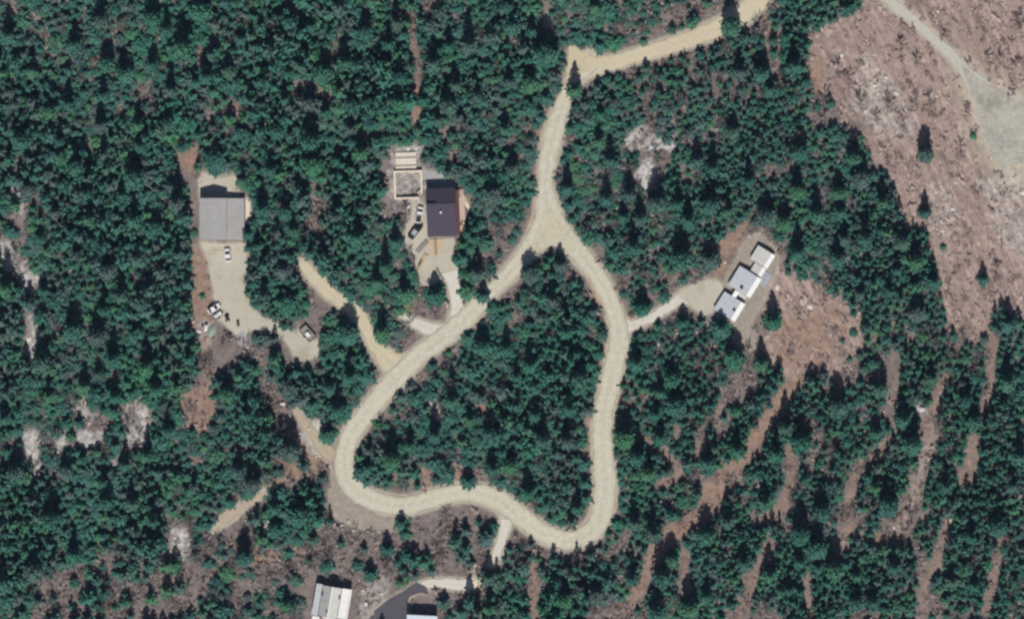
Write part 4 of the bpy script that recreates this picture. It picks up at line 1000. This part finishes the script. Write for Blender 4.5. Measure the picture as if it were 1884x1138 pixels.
# dead trunks lying in the gaps
LOGS = [(30,268,-60,4.5,'bleached fallen trunk in the left-edge gap of the upper wood'), (768,122,-80,4.5,'pale fallen trunk in the brown gap near the top centre'), (893,60,70,4,'pale fallen trunk among the top-centre woods'), (208,620,75,4,'pale fallen trunk in the wood left of the gravel yard'), (333,1015,-8,4.5,'dark fallen trunk across the pale triangle of gravel'), (1155,706,8,6.5,'dark log for a trunk shadow beside the east side of the loop road'),  # last one draws a trunk's shadow line as a dark log
 (594,300,80,3.5,'pale fallen trunk between the garage and the roofless foundation'), (810,505,-62,4.2,'thin dark log for a pole shadow in the drive below the tan landing'), (790,830,-55,3,'grey fallen trunk in the lower island clearing'), (940,1050,60,3.2,'grey fallen trunk in the scrub right of the short pale path'), (1718,505,50,3.2,'grey fallen trunk at the lower felled ground margin'), (1640,1000,35,3.0,'pale fallen trunk at the foot of the pale skid trail')]  # the thin dark one is a pole's shadow line built as a log
for px, py, rot, L, lab in LOGS:
    r = thing('fallen_trunk', lab, 'log', px, py, .14, rot, 'dead trunks lying on the ground')
    dm = M['wall_dark'] if 'dark' in lab else M['dead_wood']
    MB().tube((-L/2, 0, 0), (L/2, 0, .05), .17, .08, 7).build('stem', dm, r)
    for k in range(3):
        s = -L*.1 + k * L*.2; MB().tube((s, 0, .02), (s + .5, (-1) ** k * .7, .15), .05, .02, 5).build('branch_stub', dm, r)

# low dry brush and slash: thousands of twiggy tufts
def brush(n, want, size, seed, label, name, streakw):
    r = np.random.default_rng(seed); V, T = [], []
    cand = r.uniform([-150, -95], [150, 95], (n, 2))
    w = look(want, cand[:,0], cand[:,1]); cand = cand[r.random(n) < w]
    zc = look(Zg, cand[:,0], cand[:,1])
    for (x, y), z in zip(cand, zc):
        s = size * min(2.4, r.lognormal(-.25, .5)); k = 5; tn = r.random()
        a = r.random(k) * 6.283; l = s * r.uniform(.5, 1.2, k); h = s * r.uniform(.35, 1.0, k) * (.4 if streakw else 1)
        if streakw: a = np.where(r.random(k) < .7, math.pi * .5 + .42 + r.uniform(-.35, .35, k), a)
        c, q = np.cos(a), np.sin(a); ox, oy = r.uniform(-.5, .5, k) * s, r.uniform(-.5, .5, k) * s; wd = s * r.uniform(.10, .26, k)
        v = np.empty((k, 4, 3))
        v[:,0] = np.stack([x + ox - c * l * .5, y + oy - q * l * .5, z + h * .05], -1)
        v[:,1] = np.stack([x + ox - q * wd, y + oy + c * wd, z + h * .6], -1)
        v[:,2] = np.stack([x + ox + c * l * .6, y + oy + q * l * .6, z + h], -1)
        v[:,3] = np.stack([x + ox + q * wd, y + oy - c * wd, z + h * .5], -1)
        V.append(v); T.append(np.clip(tn + r.uniform(-.2, .2, k), 0, 1))
    o = bpy.data.objects.new(name, quads_mesh(name, np.concatenate(V), M['brush'], np.concatenate(T))); C.objects.link(o)
    print(name, len(V) * 5)
    return tag(o, label, None, None, 'stuff')
free = (d_road > 2) & ~sheets & (rock < .5)
for a, b, w_, h_ in BLOCK: free &= ~((np.abs(PX - a) < w_) & (np.abs(PY - b) < h_))
clump = fbm(X * .25, Y * .25, 611, 3)
lanes = np.clip((.56 - streak) * 5, 0, 1)
brush(60000, np.clip(cut * 2.6 * (.06 + lanes * np.clip((fbm(X * .12, Y * .12, 655, 3) - .38) * 4, .06, 1)), 0, 1) * free, .95, 21, 'low reddish-brown slash and brush in streaks on the felled ground', 'slash', True)
scrub = np.clip((clump - .40) * 5, 0, 1) * (1 - cut) * np.clip(.35 + bare * 1.3, 0, 1) * (1 - red * .6)
brush(52000, np.clip(scrub, 0, 1) * free, .7, 22, 'low dry brown undergrowth between the trees', 'undergrowth', False)

# pale rubble on the bare ledges
def rubble(n, want, seed):
    r = np.random.default_rng(seed); cand = r.uniform([-150, -95], [150, 95], (n, 2)); cand = cand[r.random(n) < look(want, cand[:,0], cand[:,1])]
    bm = bmesh.new(); bmesh.ops.create_icosphere(bm, subdivisions=1, radius=1); bv = np.array([v.co[:] for v in bm.verts]); bf = np.array([[v.index for v in f.verts] for f in bm.faces]); bm.free()
    V, F = [], []; zc = look(Zg, cand[:,0], cand[:,1])
    for i, ((x, y), z) in enumerate(zip(cand, zc)):
        q = min(1.0, r.lognormal(-1.25, .55)); v = bv * (1 + r.uniform(-.25, .25, (len(bv), 1))) * np.array([q, q * r.uniform(.5, 1), q * .5]); a = r.random() * 6.28
        V.append(np.stack([v[:,0] * math.cos(a) - v[:,1] * math.sin(a) + x, v[:,0] * math.sin(a) + v[:,1] * math.cos(a) + y, v[:,2] + z], -1)); F.append(bf + i * len(bv))
    me = bpy.data.meshes.new('rubble'); me.from_pydata(np.concatenate(V).tolist(), [], np.concatenate(F).tolist()); me.update(); me.materials.append(M['stone'])
    o = bpy.data.objects.new('rubble', me); C.objects.link(o); print('rubble', len(V) * 80)
    return tag(o, 'pale stone rubble strewn over the bare ledges and clearings', None, None, 'stuff')
rubble(26000, np.clip(rock * .8 + cut * streaky * .06 * ~sheets, 0, .75) * (d_road > 2) * ~inside(YARD_GARAGE, PX, PY), 29)

# leafless saplings and bushes standing close together
def thicket(n, want, seed):
    r = np.random.default_rng(seed); V, T = [], []
    cand = r.uniform([-150, -95], [150, 95], (n, 2)); cand = cand[r.random(n) < look(want, cand[:,0], cand[:,1])]
    for x, y in cand:
        hgt = r.uniform(.8, 2.4); k = 13; a = r.random(k) * 6.283; l = hgt * r.uniform(.25, .6, k); z0 = hgt * r.uniform(.0, .5, k); z1 = z0 + hgt * r.uniform(.2, .5, k)
        c, q = np.cos(a), np.sin(a); w = r.uniform(.05, .13, k); v = np.empty((k, 4, 3))
        v[:,0] = np.stack([x - q * w * .5, y + c * w * .5, z0], -1); v[:,1] = np.stack([x + q * w * .5, y - c * w * .5, z0], -1)
        v[:,2] = np.stack([x + c * l + q * w * .4, y + q * l - c * w * .4, z1], -1); v[:,3] = np.stack([x + c * l - q * w * .4, y + q * l + c * w * .4, z1], -1)
        V.append(v); T.append(np.clip(r.random() + r.uniform(-.25, .25, k), 0, 1))
    o = bpy.data.objects.new('thicket', quads_mesh('thicket', np.concatenate(V), M['twigs'], np.concatenate(T))); C.objects.link(o)
    print('thicket', len(V) * 13)
    return tag(o, 'grey-brown leafless thicket of saplings and bushes', None, None, 'stuff')
thicket(42000, np.clip((bare - .12) * 2.0, 0, 1) * np.clip((clump - .34) * 4, .15, 1) * (1 - cut) * free * (d_main > 12), 23)

# dark low shrubs that stand apart
SHRUB_MESH = [quads_mesh('shrub_foliage', q[..., :] * np.array([1, 1, .8]), M['needles']) for q in SMALL[:3]]
SHRUBS = [(882,375,'upper of three dark shrubs right of the sand heap by the deck'), (891,384,'middle of three dark shrubs right of the sand heap by the deck'), (908,391,'lower of three dark shrubs right of the sand heap by the deck'),
 (1571,612,'small dark shrub at the upper right of the red-brown clearing'), (1563,661,'round dark shrub standing alone on the brown slope of the east woods'), (1551,628,'tiny dark shrub between two others on the red-brown clearing'), (1606,645,'dark shrub left of the head of the brown lane'), (1607,678,'dark shrub left of the middle of the brown lane'), (1621,672,'dark shrub hard against the left edge of the brown lane'),
 (357,430,'dark shrub on the red bank left of the garage'), (372,545,'dark shrub on the bank left of the gravel yard'), (1735,455,'dark shrub on the lower felled ground'), (1790,250,'dark shrub on the felled ground left of the gravel clearing')]
for k, (px, py, lab) in enumerate(SHRUBS):
    r = thing('shrub', lab, 'shrub', px, py, -.03, k * 47, 'dark shrubs standing apart')
    q = random.uniform(.9, 1.3)
    c = part('foliage', SHRUB_MESH[k % 3], r); c.scale = (q, q, q * 1.3)
    t = part('trunk', TRUNK_MESH, r); t.scale = (.6, .6, q * 1.2)

# ------------------------------------------------------------------ the air between the ground and the survey camera
hm = bpy.data.materials.new('haze'); hm.use_nodes = True
hn_ = hm.node_tree.nodes; hn_.remove(hn_['Principled BSDF'])
pv = hn_.new('ShaderNodeVolumePrincipled')
pv.inputs['Color'].default_value = (.44, .58, 1.0, 1)
pv.inputs['Density'].default_value = HAZE
hm.node_tree.links.new(pv.outputs['Volume'], hn_['Material Output'].inputs['Volume'])
hz = MB().box(-3300, 3300, -3300, 3300, -1.5, CAM_H + 25).build('haze', hm)
tag(hz, 'thin pale blue haze over the whole wood', None, None, 'stuff')
